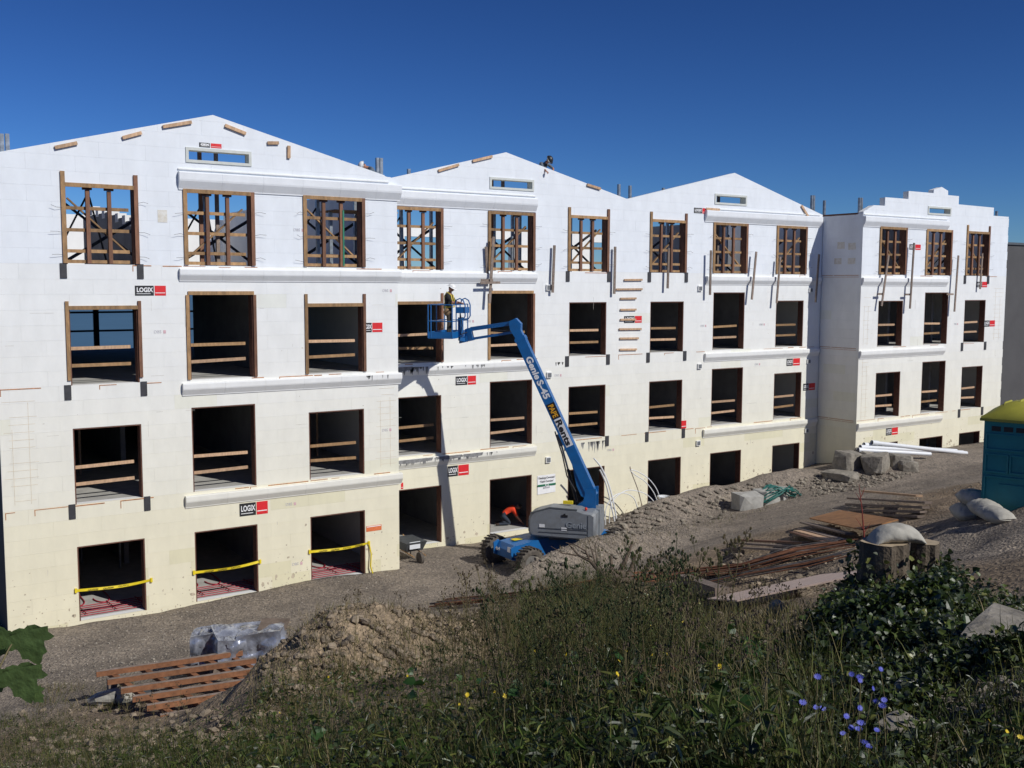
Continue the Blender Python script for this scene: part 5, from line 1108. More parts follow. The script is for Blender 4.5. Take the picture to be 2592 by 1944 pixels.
for u in (.35, 1.0, 1.65, 2.3, 2.8):
    MB().beam(p0+dirx*u-V(0, 0, .11)+unit(p0-q0)*.3, q0+dirx*u-V(0, 0, .11), .11, .085).build('bearer', M['rack'], rk)
for u in (.3, 2.4):
    for e, s_ in ((p0, .1), (q0, -.1)): c = e+dirx*u-V(0, 0, .15); zg = float(H(c[0], c[1])); MB().box(c[0]-.09, c[0]+.09, c[1]-.09, c[1]+.09, zg-.1, c[2]).build('block_foot', M['lumber_grey'], rk)
# pallet of plastic-wrapped cartons
wc = lay(505, 1440); t = thing('wrapped_pallet', 'cartons wrapped in shiny grey plastic behind the timber rack', 'wrapped pallet', tuple(wc))
def crumple(c, ax, ay, az, seed, parent, nm='wrapped_carton'):
    m = MB(); n = 12
    for q_, (o_, u_, v_) in enumerate(((az, ax, ay), (-ay, ax, az), (ay, ax, az), (ax, ay, az), (-ax, ay, az))):
        vs = []
        for i in range(n+1):
            for j in range(n+1):
                a, b_ = -1+2*i/n, -1+2*j/n; e = min(1, 4*(1-max(abs(a), abs(b_)))); cr_ = float(fbm(np.array(a*1.7+seed*3.1+q_), np.array(b_*1.7+seed), 7+seed+q_, 4)); rnd = 1-.05*(abs(a)*abs(b_))**3
                vs.append(np.asarray(c)+o_*(1+e*(.30*cr_-.22*(1-min(1, abs(cr_)*5))**2))*rnd+u_*a*rnd+v_*b_*rnd)
        m.add(vs, [(i*(n+1)+j, (i+1)*(n+1)+j, (i+1)*(n+1)+j+1, i*(n+1)+j+1) for i in range(n) for j in range(n)], 0, True)
    return m.build(nm, M['plastic_wrap'], parent)
tilt = lambda v, a: np.asarray(v)+V(0, 0, a)
for k, (ox, oy, hx, hy, hz, rz, tl) in enumerate(((-.62, .05, .30, .42, .34, .15, .03), (-.05, -.2, .32, .45, .36, .45, -.05), (.62, .05, .5, .5, .36, .1, .06), (.25, .55, .5, .35, .3, .3, 0.))):
    c = wc+rr_*ox+ff_*oy+V(0, 0, hz+.12); e1 = unit(rr_*math.cos(rz)+ff_*math.sin(rz)); e2 = np.cross(Zu, e1); crumple(c, tilt(e1*hx, tl), tilt(e2*hy, -tl), V(0, 0, hz), k, t)
MB().obox(wc+V(0, 0, .06), rr_*1.05, ff_*.6, V(0, 0, .05)).build('pallet', M['lumber_grey'], t)
MB().obox(wc+rr_*.85+ff_*.3+V(0, 0, .86), rr_*.32, ff_*.25+V(0, 0, .05), V(0, 0, .01)).build('flap', M['carton'], t)
# white plastic bundle
ps = lay(255, 1522); t = thing('plastic_bundle', 'crumpled white plastic sheet bundle tied beside the timber rack', 'plastic sheet')
t.location = tuple(ps); LOC[t] = ps
m = MB(); pts = [ps-rr_*.62+V(0, 0, .05), ps-rr_*.4+V(0, 0, .13), ps-rr_*.1+V(0, 0, .18), ps+rr_*.25+V(0, 0, .2), ps+rr_*.5+V(0, 0, .15)]; m.tube(pts, [.05, .14, .17, .21, .16], 14, smooth=False); m.v = [tuple(np.array(v)+V(*(random.uniform(-.02, .02) for _ in range(3)))) for v in m.v]; m.build('sheet', M['sack'], t)
MB().tube([ps+rr_*.02+V(.17*math.cos(a)*ff_[0], .17*math.cos(a)*ff_[1], .18+.19*math.sin(a)) for a in np.linspace(0, 6.28, 12)], .015, 4).build('strap', M['print_black'], t)
MB().tube([ps+rr_*.45+ff_*.1+V(0, 0, .18), ps+rr_*.95+ff_*.05+V(0, 0, .14)], .13, 14, caps=False).build('tube_end', M['tub'], t)
# rebar bundles
def bundle(ctrl, n, spread, l, grey=.3, r=.011):
    P_ = [lay(*c[:2], c[2]) for c in ctrl]; t = thing('rebar_bundle', l, 'rebar', tuple(P_[0]), 'rebar bundles')
    for k in range(n):
        a = random.uniform(-1, 1)*spread; b_ = random.uniform(0, .09); e0, e1 = random.uniform(-.3, .25), random.uniform(-.3, .4); pts = []
        for i, p in enumerate(P_):
            d = unit(P_[min(i+1, len(P_)-1)]-P_[max(i-1, 0)]); s_ = unit(np.cross(Zu, d)); q = p+s_*(a*(1+.5*math.sin(i+k)))+V(0, 0, b_+.02)
            if i == 0: q = q-d*e0
            if i == len(P_)-1: q = q+d*e1
            pts.append(q)
        MB().tube(pts, r, 5).build('bar', M['rust'] if random.random() > grey else M['rebar_grey'], t)
bundle([(955, 1312, .08), (1060, 1305, .1), (1160, 1296, .12), (1270, 1283, .12), (1400, 1262, .12)], 34, .36, 'rust-red rebar bundle running left behind the tall weeds', .2, .014)
bundle([(1395, 1268, .1), (1500, 1262, .15), (1600, 1246, .15), (1720, 1218, .15), (1815, 1196, .15)], 26, .24, 'long curved bundle of rusty rebar left of the stump', .25, .013)
bundle([(1420, 1290, .1), (1520, 1282, .12), (1620, 1265, .14), (1740, 1240, .14), (1830, 1216, .12)], 12, .13, 'greyer bundle of steel bars in front of the rusty one', .7, .013)
# plywood and planks
def sheet(pts, th, mt, name, label, cat='plywood', dz=.05):
    P_ = [lay(*p, dz) for p in pts]; n = unit(np.cross(P_[1]-P_[0], P_[3]-P_[0])); n = n if n[2] > 0 else -n
    P_[2] = P_[1]+P_[3]-P_[0]; m = MB(); m.add([p for p in P_]+[p+n*th for p in P_], [(0, 3, 2, 1), (4, 5, 6, 7), (0, 1, 5, 4), (1, 2, 6, 5), (2, 3, 7, 6), (3, 0, 4, 7)]); o = m.build(name, M[mt], None, origin=P_[0]); tag(o, label, cat); return o
sheet([(1528, 1318), (1592, 1323), (1818, 1278), (1775, 1262)], .025, 'ply_pink', 'plywood_sheet', 'pale pink plywood sheet lying beside the rebar', dz=.16)
sheet([(1748, 1142), (1860, 1172), (1925, 1158), (1815, 1125)], .03, 'ply_rust', 'plywood_sheet', 'rust-brown plywood sheet on top of the plank pile', dz=.28)
for k, (a, b_, l, mt) in enumerate((((1728, 1150), (1822, 1178), 'nearest of the pile', 'lumber_grey'), ((1722, 1158), (1800, 1182), 'pale middle one of the pile', 'lumber_pale'), ((1714, 1163), (1790, 1190), 'reddish lower one of the pile', 'lumber_red'), ((1735, 1144), (1835, 1172), 'top one tucked under the rust-brown sheet', 'lumber_grey'))):
    plank('plank', lay(*a, .10+.03*k), lay(*b_, .12+.03*k), .22, .045, mt, 'weathered plank, '+l, 'plank', 'plank pile')
for k, (a, b_, l, mt) in enumerate((((1600, 1180), (1740, 1192), 'upper one over the pit', 'lumber_red'), ((1585, 1188), (1760, 1202), 'long thin one over the pit', 'lumber_grey'), ((1590, 1198), (1700, 1206), 'lower one over the pit', 'lumber_grey'), ((1475, 1270), (1560, 1302), 'thick dark beam end in the pit behind the pink sheet', 'lumber_grey'))):
    plank('plank', lay(*a, .16), lay(*b_, .16), .2 if k < 3 else .3, .05 if k < 3 else .28, mt, 'weathered plank, '+l, 'plank', 'planks by the pit')
for k, (a, b_, l, mt, dz) in enumerate((((1865, 1083), (1985, 1098), 'pale crooked top board', 'lumber_pale', .34), ((1835, 1092), (2005, 1106), 'dark long board', 'lumber_grey', .24), ((1832, 1099), (2000, 1108), 'second dark board', 'lumber_grey', .14), ((1840, 1108), (1995, 1113), 'grey board at the bottom', 'lumber_grey', .06), ((1862, 1116), (1990, 1120), 'half-buried lowest board', 'lumber_grey', .03))):
    plank('plank', lay(*a, dz), lay(*b_, dz), .2, .06, mt, 'board of the lumber heap left of the toilet, '+l, 'plank', 'lumber heap')
p = lay(1446, 1466, .05); o = MB().beam(p-rr_*.14, p+rr_*.14, .11, .09).build('clay_brick', mat('clay', (.42, .20, .11), .9, var=.3), None, origin=p); tag(o, 'broken orange clay brick lying in the weeds', 'brick')
# uprooted root with bare branches
rp = lay(1335, 1268); t = thing('uprooted_root', 'uprooted brown root with bare broken branches above the weeds', 'tree root', tuple(rp))
def limb(pts, r0, r1, nm='limb'):
    P_ = []
    for x, y, d in pts: P_.append(CAM+ray(x*S, y*S)/np.dot(ray(x*S, y*S), FW)*(np.dot(rp-CAM, FW)+d))
    n = len(P_); MB().tube(P_, [r0+(r1-r0)*i/(n-1) for i in range(n)], 7).build(nm, M['root'], t)
for a in (([(1335, 1285, 0), (1330, 1250, .05), (1345, 1225, .1), (1357, 1195, .1), (1366, 1170, .15)], .11, .02), ([(1345, 1285, .1), (1352, 1255, .1), (1365, 1225, .2), (1372, 1200, .2), (1358, 1190, .3)], .09, .02), ([(1318, 1290, 0), (1318, 1255, 0), (1322, 1225, .1), (1318, 1200, .1)], .08, .03),
          ([(1355, 1290, 0), (1375, 1262, 0), (1395, 1235, 0), (1407, 1200, -.1)], .07, .025), ([(1365, 1275, .1), (1385, 1245, .1), (1410, 1215, .2), (1440, 1200, .3), (1455, 1185, .3)], .055, .012), ([(1340, 1275, -.1), (1300, 1240, -.1), (1275, 1212, .1), (1250, 1200, .2), (1228, 1175, .3)], .07, .012),
          ([(1275, 1212, .1), (1265, 1190, .1), (1245, 1178, .2), (1222, 1172, .2)], .03, .007), ([(1290, 1228, 0), (1280, 1195, .1), (1270, 1165, .1)], .025, .006), ([(1250, 1200, .2), (1215, 1195, .2), (1190, 1180, .3)], .02, .006), ([(1385, 1300, -.2), (1400, 1280, -.2), (1420, 1262, -.2)], .06, .04), ([(1310, 1240, 0), (1290, 1215, .1), (1285, 1180, .1), (1292, 1160, .1)], .02, .005), ([(1340, 1300, -.3), (1385, 1290, -.3), (1425, 1272, -.3)], .05, .02)): limb(*a)
MB_ = rock_mesh(MB(), rp+V(0, 0, .12), .5, .35, .28, 77, 12, 8, 0, .4, False, .6); MB_.build('root_ball', M['root'], t)
# red sapling
sp_ = lay(1868, 1200); t = thing('sapling', 'bare red sapling standing in front of the plank pile', 'sapling', tuple(sp_)); dpt = np.dot(sp_-CAM, FW)
def pdep(x, y, d=0): r_ = ray(x*S, y*S); return CAM+r_/np.dot(r_, FW)*(dpt+d)
MB().tube([pdep(1868, 1205), pdep(1866, 1150), pdep(1862, 1100), pdep(1857, 1060), pdep(1855, 1045)], [.022, .018, .013, .008, .004], 6).build('stem', M['twig_red'], t)
for a, b_ in (((1866, 1146), (1848, 1118)), ((1867, 1150), (1880, 1130)), ((1860, 1085), (1848, 1064)), ((1859, 1075), (1868, 1052))): MB().tube([pdep(*a), pdep((a[0]+b_[0])/2+1, (a[1]+b_[1])/2), pdep(*b_)], [.009, .007, .003], 5).build('twig', M['twig_red'], t)
# grey neighbouring building beyond the right wing
gb_ = thing('grey_building', 'plain dark grey building beyond the right wing', 'building', (60, 14, 0))
m = MB().box(52.5, 90, 9, 30, -.5, 11.95).build('wall', M['grey_building'], gb_); MB().box(52.4, 90.1, 8.9, 30.1, 11.95, 12.1).build('roof_edge', M['hood_dark'], gb_)

# ------------------------------------------------------------------ stones, clods, plants
def sample(n, poly, jitter=0):
    P_ = np.array(poly, float); lo, hi = P_.min(0), P_.max(0); out = np.zeros((0, 2))
    while len(out) < n:
        q = rng.uniform(lo, hi, (n*2, 2)); ins = np.zeros(len(q), bool); j = len(P_)-1
        for i in range(len(P_)):
            c = ((P_[i, 1] > q[:, 1]) != (P_[j, 1] > q[:, 1])) & (q[:, 0] < (P_[j, 0]-P_[i, 0])*(q[:, 1]-P_[i, 1])/(P_[j, 1]-P_[i, 1]+1e-12)+P_[i, 0]); ins ^= c; j = i
        out = np.concatenate([out, q[ins]])
    q = out[:n]; g_ = gnds(q[:, 0]*S, q[:, 1]*S); ok = ~np.isnan(g_[:, 0]); g_ = g_[ok]
    bad = (g_[:, 1] > np.where((g_[:, 0] > 15.7) & (g_[:, 0] < 38.7), 2.2, -.05)) & (g_[:, 0] > 3.9); return g_[~bad]
def ico():
    t = (1+5**.5)/2; v = np.array([(-1, t, 0), (1, t, 0), (-1, -t, 0), (1, -t, 0), (0, -1, t), (0, 1, t), (0, -1, -t), (0, 1, -t), (t, 0, -1), (t, 0, 1), (-t, 0, -1), (-t, 0, 1)], float); v /= np.linalg.norm(v[0])
    f = [(0, 11, 5), (0, 5, 1), (0, 1, 7), (0, 7, 10), (0, 10, 11), (1, 5, 9), (5, 11, 4), (11, 10, 2), (10, 7, 6), (7, 1, 8), (3, 9, 4), (3, 4, 2), (3, 2, 6), (3, 6, 8), (3, 8, 9), (4, 9, 5), (2, 4, 11), (6, 2, 10), (8, 6, 7), (9, 8, 1)]
    return v*(1+np.random.default_rng(3).uniform(-.22, .22, (12, 1))), f
IV, IF = ico()
def stuff(name, me, label=None):
    o = link(name, me); o['kind'] = 'stuff'
    if label: o['label'] = label; o['category'] = name.replace('_', ' ')
    return o
def stones(name, P_, s0, s1, mt, tint, label, var=.35, sink=.25, power=2.5):
    n = len(P_); s_ = s0+(s1-s0)*rng.uniform(0, 1, n)**power; s3 = np.stack([s_*rng.uniform(.8, 1.3, n), s_*rng.uniform(.7, 1.1, n), s_*rng.uniform(.5, .85, n)], 1)
    P_ = P_.copy(); P_[:, 2] += s3[:, 2]*(1-2*sink)*.6; t = np.array(tint)[None]*(1+var*rng.uniform(-1, 1, (n, 1)))
    stuff(name, scatter(name, IV, IF, P_, rot_np(rng.uniform(0, 6.28, n), rng.uniform(0, .8, n), rng.uniform(0, 6.28, n)), s3, t, M[mt]), label)
road_poly = [(60, 1400), (700, 1250), (1000, 1190), (1500, 1110), (1800, 1040), (2120, 985), (2120, 1060), (1750, 1120), (1480, 1200), (1200, 1260), (800, 1300), (560, 1360), (380, 1440), (60, 1500)]
stones('gravel', np.concatenate([sample(5200, road_poly), sample(1200, [(1950, 1480), (2300, 1400), (2300, 1720), (1900, 1720)])]), .010, .04, 'stone', (.95, .9, .84), 'loose grey gravel scattered over the site road', .35)
stones('rubble', np.concatenate([sample(420, [(1300, 1110), (1420, 1090), (1560, 1105), (1620, 1115), (1480, 1135), (1330, 1170)]), sample(650, [(1700, 1050), (1790, 1020), (1850, 1030), (1990, 1020), (1900, 1050), (1760, 1075)]), sample(260, [(1420, 1090), (1640, 1045), (1700, 1050), (1560, 1105)]), sample(120, [(1140, 1215), (1300, 1185), (1420, 1200), (1200, 1240)])]), .02, .13, 'stone', (.85, .8, .72), 'rubble of broken stones banked along the building', .45, power=3)
stones('dirt_clods', np.concatenate([sample(900, [(40, 1540), (330, 1525), (560, 1560), (600, 1680), (40, 1680)]), sample(1300, [(560, 1420), (640, 1330), (900, 1305), (1180, 1330), (1150, 1420), (760, 1480), (560, 1560)]), sample(700, [(1440, 1330), (1760, 1330), (1700, 1420), (1400, 1400)]), sample(450, [(1560, 1200), (1860, 1210), (1800, 1280), (1500, 1300)])]), .012, .10, 'clod', (.95, .95, .95), 'crumbled dry dirt clods on the bank', .3, power=4)

# grass blades
BV = np.array([(-.5, 0, 0), (.5, 0, 0), (-.36, .10, .4), (.36, .10, .4), (-.2, .28, .75), (.2, .28, .75), (0, .5, 1.0)], float); BF = [(0, 1, 3, 2), (2, 3, 5, 4), (4, 5, 6)]
GREEN = np.array([(.050, .070, .012), (.030, .045, .009), (.088, .105, .019), (.105, .098, .026), (.165, .135, .048), (.34, .27, .135), (.15, .165, .035)])
def blades(P_, h0, h1, w0, w1, cw, lean=.5):
    n = len(P_); h = rng.uniform(h0, h1, n)*(CLH[0] if CLH[0] is not None and len(CLH[0]) == n else 1); wd = rng.uniform(w0, w1, n); s3 = np.stack([wd, h*rng.uniform(.3, 1.2, n), h], 1)
    c = GREEN[rng.choice(len(GREEN), n, p=np.array(cw)/sum(cw))]*(1+.35*rng.uniform(-1, 1, (n, 1)))
    return P_-V(0, 0, .02), rot_np(rng.uniform(0, 6.28, n), rng.uniform(0, lean, n), rng.uniform(0, 6.28, n)), s3, c
CLH = [None]
def clump(P_, k, rad):
    CLH[0] = np.repeat(.45+.8*rng.uniform(0, 1, len(P_))**1.3, k); q = np.repeat(P_, k, 0); q = q+np.concatenate([rng.normal(0, rad, (len(q), 2)), np.zeros((len(q), 1))], 1); q[:, 2] = H(q[:, 0], q[:, 1]); return q
sets = [blades(clump(sample(1900, [(560, 1480), (800, 1430), (1120, 1360), (1500, 1370), (1800, 1400), (1800, 1760), (420, 1760), (520, 1600)]), 12, .09), .12, .42, .004, .010, [3, 3, 2, 2.5, 2.4, 1.2, 2]),
        blades(clump(sample(420, [(1130, 1290), (1260, 1240), (1450, 1310), (1520, 1400), (1150, 1400)]), 12, .16), .15, .62, .004, .010, [2, 2, 2, 3, 3, 1.5, 1], .6),
        blades(clump(sample(90, [(1100, 1330), (1290, 1290), (1390, 1330), (1420, 1430), (1080, 1430)]), 22, .12), .6, 1.3, .003, .006, [2.5, 2, 3, 3.5, 3, 1.2, 1], .3),
        blades(clump(sample(1050, [(-250, 1560), (60, 1545), (200, 1590), (420, 1600), (620, 1590), (640, 1790), (-250, 1790)]), 18, .09), .10, .34, .004, .009, [4, 4, 3, 1.5, 1, .5, 2], .6),
        blades(clump(sample(260, [(1100, 1350), (1290, 1315), (1470, 1350), (1500, 1450), (1090, 1460)]), 20, .22), .30, .95, .003, .0065, [2.5, 2, 3, 3.5, 3, 1.2, 1], .55),
        blades(clump(sample(900, [(-250, 1570), (150, 1545), (560, 1590), (600, 1760), (-250, 1760)]), 12, .07), .06, .20, .004, .009, [4, 3, 3, 1, .6, .4, 2]),
        blades(clump(sample(620, [(540, 1450), (620, 1340), (700, 1305), (1000, 1300), (1180, 1340), (900, 1440), (560, 1600)]), 7, .08), .08, .30, .005, .010, [1, 1, 1, 2, 3, 4, 1], .8),
        blades(clump(sample(800, [(1650, 1360), (2350, 1280), (2400, 1760), (1700, 1760)]), 8, .08), .06, .24, .005, .010, [3, 3, 2, 1.5, 1, .6, 3]),
        blades(clump(sample(260, [(1450, 1300), (1780, 1330), (1900, 1240), (1700, 1400), (1450, 1400)]), 7, .1), .12, .4, .006, .011, [1, 1, 1, 2, 3, 3, 1], .7),
        blades(clump(sample(140, [(60, 1490), (330, 1480), (300, 1540), (60, 1550)]), 8, .09), .12, .35, .006, .011, [1, 1, 2, 2, 3, 3, 1], .8),
        blades(clump(sample(240, [(1200, 1190), (1600, 1110), (1700, 1090), (1560, 1140), (1300, 1220)]), 5, .1), .08, .22, .006, .011, [1, 1, 1, 2, 3, 3, 1], .8)]
bp_ = [np.concatenate([s_[i] for s_ in sets]) for i in range(4)]
stuff('weeds_and_grass', scatter('weeds_and_grass', BV, BF, bp_[0], bp_[1], bp_[2], bp_[3], M['grass']), 'tangle of weeds and dry grass covering the near bank')
# broad leaves: ground ivy on the right, weeds elsewhere
LV = np.array([(0, 0, 0), (-.42, .25, .10), (0, .32, 0), (.42, .25, .10), (-.30, .68, .06), (0, .72, -.02), (.30, .68, .06), (0, 1.0, -.08)], float); LF = [(0, 2, 1), (0, 3, 2), (1, 2, 5, 4), (2, 3, 6, 5), (4, 5, 7), (5, 6, 7)]
LGR = np.array([(.026, .046, .011), (.050, .082, .016), (.095, .130, .030), (.065, .085, .048), (.14, .16, .105), (.20, .21, .055)])
def leaves(P_, s0, s1, hmax, cw, tilt=(.2, 1.5), nar=1.):
    n = len(P_); s_ = rng.uniform(s0, s1, n); P_ = P_.copy(); P_[:, 2] += rng.uniform(.0, 1, n)**1.5*hmax; c = LGR[rng.choice(len(LGR), n, p=np.array(cw)/sum(cw))]*(1+.35*rng.uniform(-1, 1, (n, 1)))
    return P_, rot_np(rng.uniform(0, 6.28, n), rng.uniform(*tilt, n), rng.uniform(0, 6.28, n)), np.stack([s_*nar, s_, s_], 1), c
def stump_ivy():
    t, g_ = STUMP; n = 620; a = rng.uniform(0, 6.28, n); c2 = rng.uniform(0, 1, n) < .6; rad = np.where(c2, .30, .21)*rng.uniform(.95, 1.35, n); z = rng.uniform(-.05, .62, n)**1.0*rng.uniform(.3, 1, n)
    cx = np.where(c2, g_[0]+rr_[0]*-.2, g_[0]+rr_[0]*.27); cy = np.where(c2, g_[1]+rr_[1]*-.2, g_[1]+rr_[1]*.27); P_ = np.stack([cx+rad*np.cos(a)-g_[0], cy+rad*np.sin(a)-g_[1], z], 1)
    me = scatter('ivy', LV, LF, P_, rot_np(rng.uniform(0, 6.28, n), rng.uniform(.6, 1.6, n), rng.uniform(0, 6.28, n)), rng.uniform(.04, .085, n), LGR[rng.choice(6, n)]*(1+.3*rng.uniform(-1, 1, (n, 1))), M['leaf']); o = link('ivy', me, t); o['kind'] = 'stuff'
stump_ivy()
ivy_poly = [(1700, 1400), (1790, 1330), (1880, 1250), (2010, 1210), (2080, 1260), (2250, 1330), (2350, 1420), (2050, 1480), (1950, 1700), (1600, 1720), (1560, 1500)]
dense = [(1760, 1340), (1880, 1230), (2030, 1220), (2060, 1300), (2060, 1420), (1760, 1440)]
sets = [leaves(clump(sample(1150, [(430, 1560), (700, 1470), (1100, 1400), (1650, 1420), (1720, 1780), (380, 1780)]), 6, .08), .035, .11, .40, [4, 4, 4, .6, .3, 1.5], (.3, 1.3), .22), leaves(clump(sample(700, [(-250, 1555), (80, 1550), (420, 1595), (560, 1780), (-250, 1780)]), 7, .08), .03, .09, .22, [4, 5, 4, .6, .3, 1], (.3, 1.3), .25), leaves(clump(sample(330, [(1650, 1420), (2300, 1420), (2350, 1780), (1700, 1780)]), 6, .08), .03, .08, .18, [4, 4, 4, 1.5, 1, 1], (.3, 1.3), .24), leaves(clump(sample(420, [(1790, 1330), (1880, 1240), (2010, 1235), (2060, 1290), (2040, 1350), (1830, 1380)]), 9, .1), .03, .07, .30, [6, 4, 2, 1.5, 1, .2]), leaves(clump(sample(260, [(1100, 1350), (1290, 1315), (1470, 1350), (1500, 1450), (1090, 1460)]), 26, .14), .012, .035, .75, [5, 4, 3, .5, .2, 1]), leaves(clump(sample(4300, ivy_poly), 4, .06), .02, .055, .13, [4, 4, 3, 2, 1.4, .6]), leaves(clump(sample(1700, dense), 5, .07), .03, .075, .22, [5, 4, 2, 2, 1.2, .3]),
        leaves(clump(sample(1500, [(560, 1500), (1100, 1430), (1650, 1430), (1700, 1760), (400, 1760)]), 3, .06), .025, .07, .3, [5, 4, 2, .4, .2, .4]), leaves(clump(sample(420, [(-200, 1560), (560, 1590), (560, 1760), (-200, 1760)]), 4, .05), .02, .045, .1, [4, 5, 3, .3, .2, .4]),
        leaves(clump(sample(140, [(1880, 1680), (2400, 1500), (2400, 1760), (1880, 1760)]), 6, .05), .02, .05, .12, [4, 4, 2, 1, .6, .3])]
bp_ = [np.concatenate([s_[i] for s_ in sets]) for i in range(4)]
stuff('ground_ivy', scatter('ground_ivy', LV, LF, *bp_, M['leaf']), 'dark ground ivy and low leafy weeds on the bank')
# larger single leaves in the weeds (bindweed-like)
big = sample(70, [(700, 1480), (1650, 1400), (1650, 1690), (500, 1690)]); n = len(big); big[:, 2] += rng.uniform(.1, .35, n)
stuff('large_weed_leaves', scatter('large_weed_leaves', LV, LF, big, rot_np(rng.uniform(0, 6.28, n), rng.uniform(.3, 1.2, n), rng.uniform(0, 6.28, n)), rng.uniform(.09, .17, n), np.array([(.035, .095, .02)])*(1+.4*rng.uniform(-1, 1, (n, 1))), M['leaf']), 'broad bright green leaves among the weeds')

# tall dry seed-head weeds, one by one
def weed_mesh(seed, h):
    rr = random.Random(seed); m = MB(); top = V(rr.uniform(-.06, .06), rr.uniform(-.06, .06), h); mid = V(top[0]*.3, top[1]*.3, h*.5); m.tube([V(0, 0, -.03), mid, top], [.004, .0035, .002], 4, 0)
    for k in range(rr.randint(5, 9)):
        u = rr.uniform(.5, .97); p = mid*2*u if u < .5 else mid+(top-mid)*(u-.5)*2; a = rr.uniform(0, 6.28); L_ = h*rr.uniform(.10, .26)*(1.2-u*.6); e = p+V(math.cos(a)*L_*.6, math.sin(a)*L_*.6, L_)
        m.tube([p, (p+e)/2+V(math.cos(a), math.sin(a), 0)*L_*.12, e], [.002, .0018, .0015], 4, 0)
        for j in range(rr.randint(2, 4)): c = e+V(rr.uniform(-.03, .03), rr.uniform(-.03, .03), rr.uniform(-.03, .035)); ellipsoid(m, c, V(.007, 0, 0), V(0, .007, 0), V(0, 0, .011), 5, 3, 1); m.tube([e-V(0, 0, .02), c], .0018, 3, 0)
    for j in range(3): c = top+V(rr.uniform(-.03, .03), rr.uniform(-.03, .03), rr.uniform(-.01, .03)); ellipsoid(m, c, V(.010, 0, 0), V(0, .010, 0), V(0, 0, .017), 5, 3, 1)
    return m
WM = []
for k in range(6):
    o = weed_mesh(k, 1.0).build('dry_weed', [M['stalk'], M['seed']]); WM.append(o.data); bpy.data.objects.remove(o)
def weed_mass(name, n, poly, h0, h1, label):
    P_ = sample(n, poly); keep = fbm(P_[:, 0]*1.1, P_[:, 1]*1.1, 71) > -.12; P_ = P_[keep]; vs, fs, tn = [], [], []; off = 0; quads_ = []
    for i, p in enumerate(P_):
        me = WM[i % 6]; v = np.array([q.co[:] for q in me.vertices]) if i < 6 else CACHE[i % 6][0]
        if i < 6: CACHE[i] = (v, [list(pp.vertices) for pp in me.polygons], np.array([pp.material_index for pp in me.polygons]))
        v, pf, pm = CACHE[i % 6]; h = random.uniform(h0, h1); a = random.uniform(0, 6.28); c_, s_ = math.cos(a), math.sin(a); tl = random.uniform(-.25, .25); R_ = np.array([[c_, -s_, 0], [s_, c_, 0], [0, 0, 1]])
        q = (v*np.array([1.15*h, 1.15*h, h]))@R_.T; q[:, 0] += q[:, 2]*tl; vs.append(q+p); quads_.append(np.array([f for f in pf if len(f) == 4])+off); off += len(v)
        base_c = np.array(random.choice(((.05, .07, .018), (.09, .085, .03), (.14, .11, .05), (.035, .055, .015), (.11, .12, .035)))); tn.append(np.repeat(base_c[None], len(v), 0))
    stuff(name, mesh_np(name, np.concatenate(vs), [np.concatenate(quads_)], M['grass'], np.concatenate(tn)), label)
CACHE = {}
weed_mass('branching_weeds', 330, [(1080, 1330), (1290, 1285), (1390, 1330), (1450, 1450), (1600, 1580), (900, 1600), (1040, 1420)], .45, 1.15, 'branching weeds gone to seed in the middle of the bank')
def weeds(n, poly, h0, h1, label, group):
    for i, p in enumerate(sample(n, poly)):
        o = bpy.data.objects.new('dry_weed', WM[i % 6]); COL.objects.link(o); o.location = tuple(p); s_ = random.uniform(h0, h1); o.scale = (s_*1.1, s_*1.1, s_); o.rotation_euler = (random.uniform(-.12, .12), random.uniform(-.12, .12), random.uniform(0, 6.28)); tag(o, label, 'weed', group)
weeds(26, [(660, 1430), (1020, 1390), (1130, 1420), (1100, 1480), (680, 1520)], .75, 1.25, 'tall dry weed with dark seed heads rising in front of the dirt heap', 'tall dry weeds at the heap')
weeds(10, [(980, 1440), (1110, 1400), (1120, 1430), (1000, 1470)], 1.2, 1.6, 'very tall dry weed with dark seed heads standing against the site road', 'tallest dry weeds')
weeds(24, [(1440, 1440), (1720, 1420), (1740, 1500), (1440, 1520)], .4, .75, 'thin dry weed stalk in front of the pink plywood sheet', 'dry weeds by the plywood')
weeds(7, [(270, 1600), (420, 1590), (430, 1640), (280, 1650)], .6, .95, 'dry seed-head weed in front of the timber rack', 'dry weeds by the timber rack')
weeds(30, [(1000, 1560), (1700, 1540), (1750, 1680), (900, 1690)], .45, .8, 'bare stalk among the dark weeds at the bottom edge', 'stalks in the near weeds')
# flowers
def flower(mt, r, n, stem, nm):
    m = MB(); m.tube([V(0, 0, 0), V(.01, .0, stem*.5), V(0, 0, stem)], .0025, 4, 0)
    for j in range(n):
        a = 2*math.pi*j/n; R_ = Matrix.Rotation(math.radians(62), 3, 'X'); d = np.array(R_@Vector((math.cos(a), math.sin(a), .25))); s_ = np.array(R_@Vector((-math.sin(a), math.cos(a), 0)))*r*(.16 if n > 10 else .24); c = V(0, 0, stem); m.add([c, c+d*r*.6+s_, c+d*r, c+d*r*.6-s_], [(0, 1, 2, 3)], 1)
    ellipsoid(m, V(0, 0, stem), V(r*.25, 0, 0), V(0, r*.25, 0), V(0, 0, r*.15), 6, 4, 1)
    o = m.build(nm, [M['stalk'], M[mt]]); d = o.data; bpy.data.objects.remove(o); return d
YF, BFm = flower('yel_petal', .017, 9, .35, 'yellow_flower'), flower('blue_petal', .020, 12, .45, 'blue_flower')
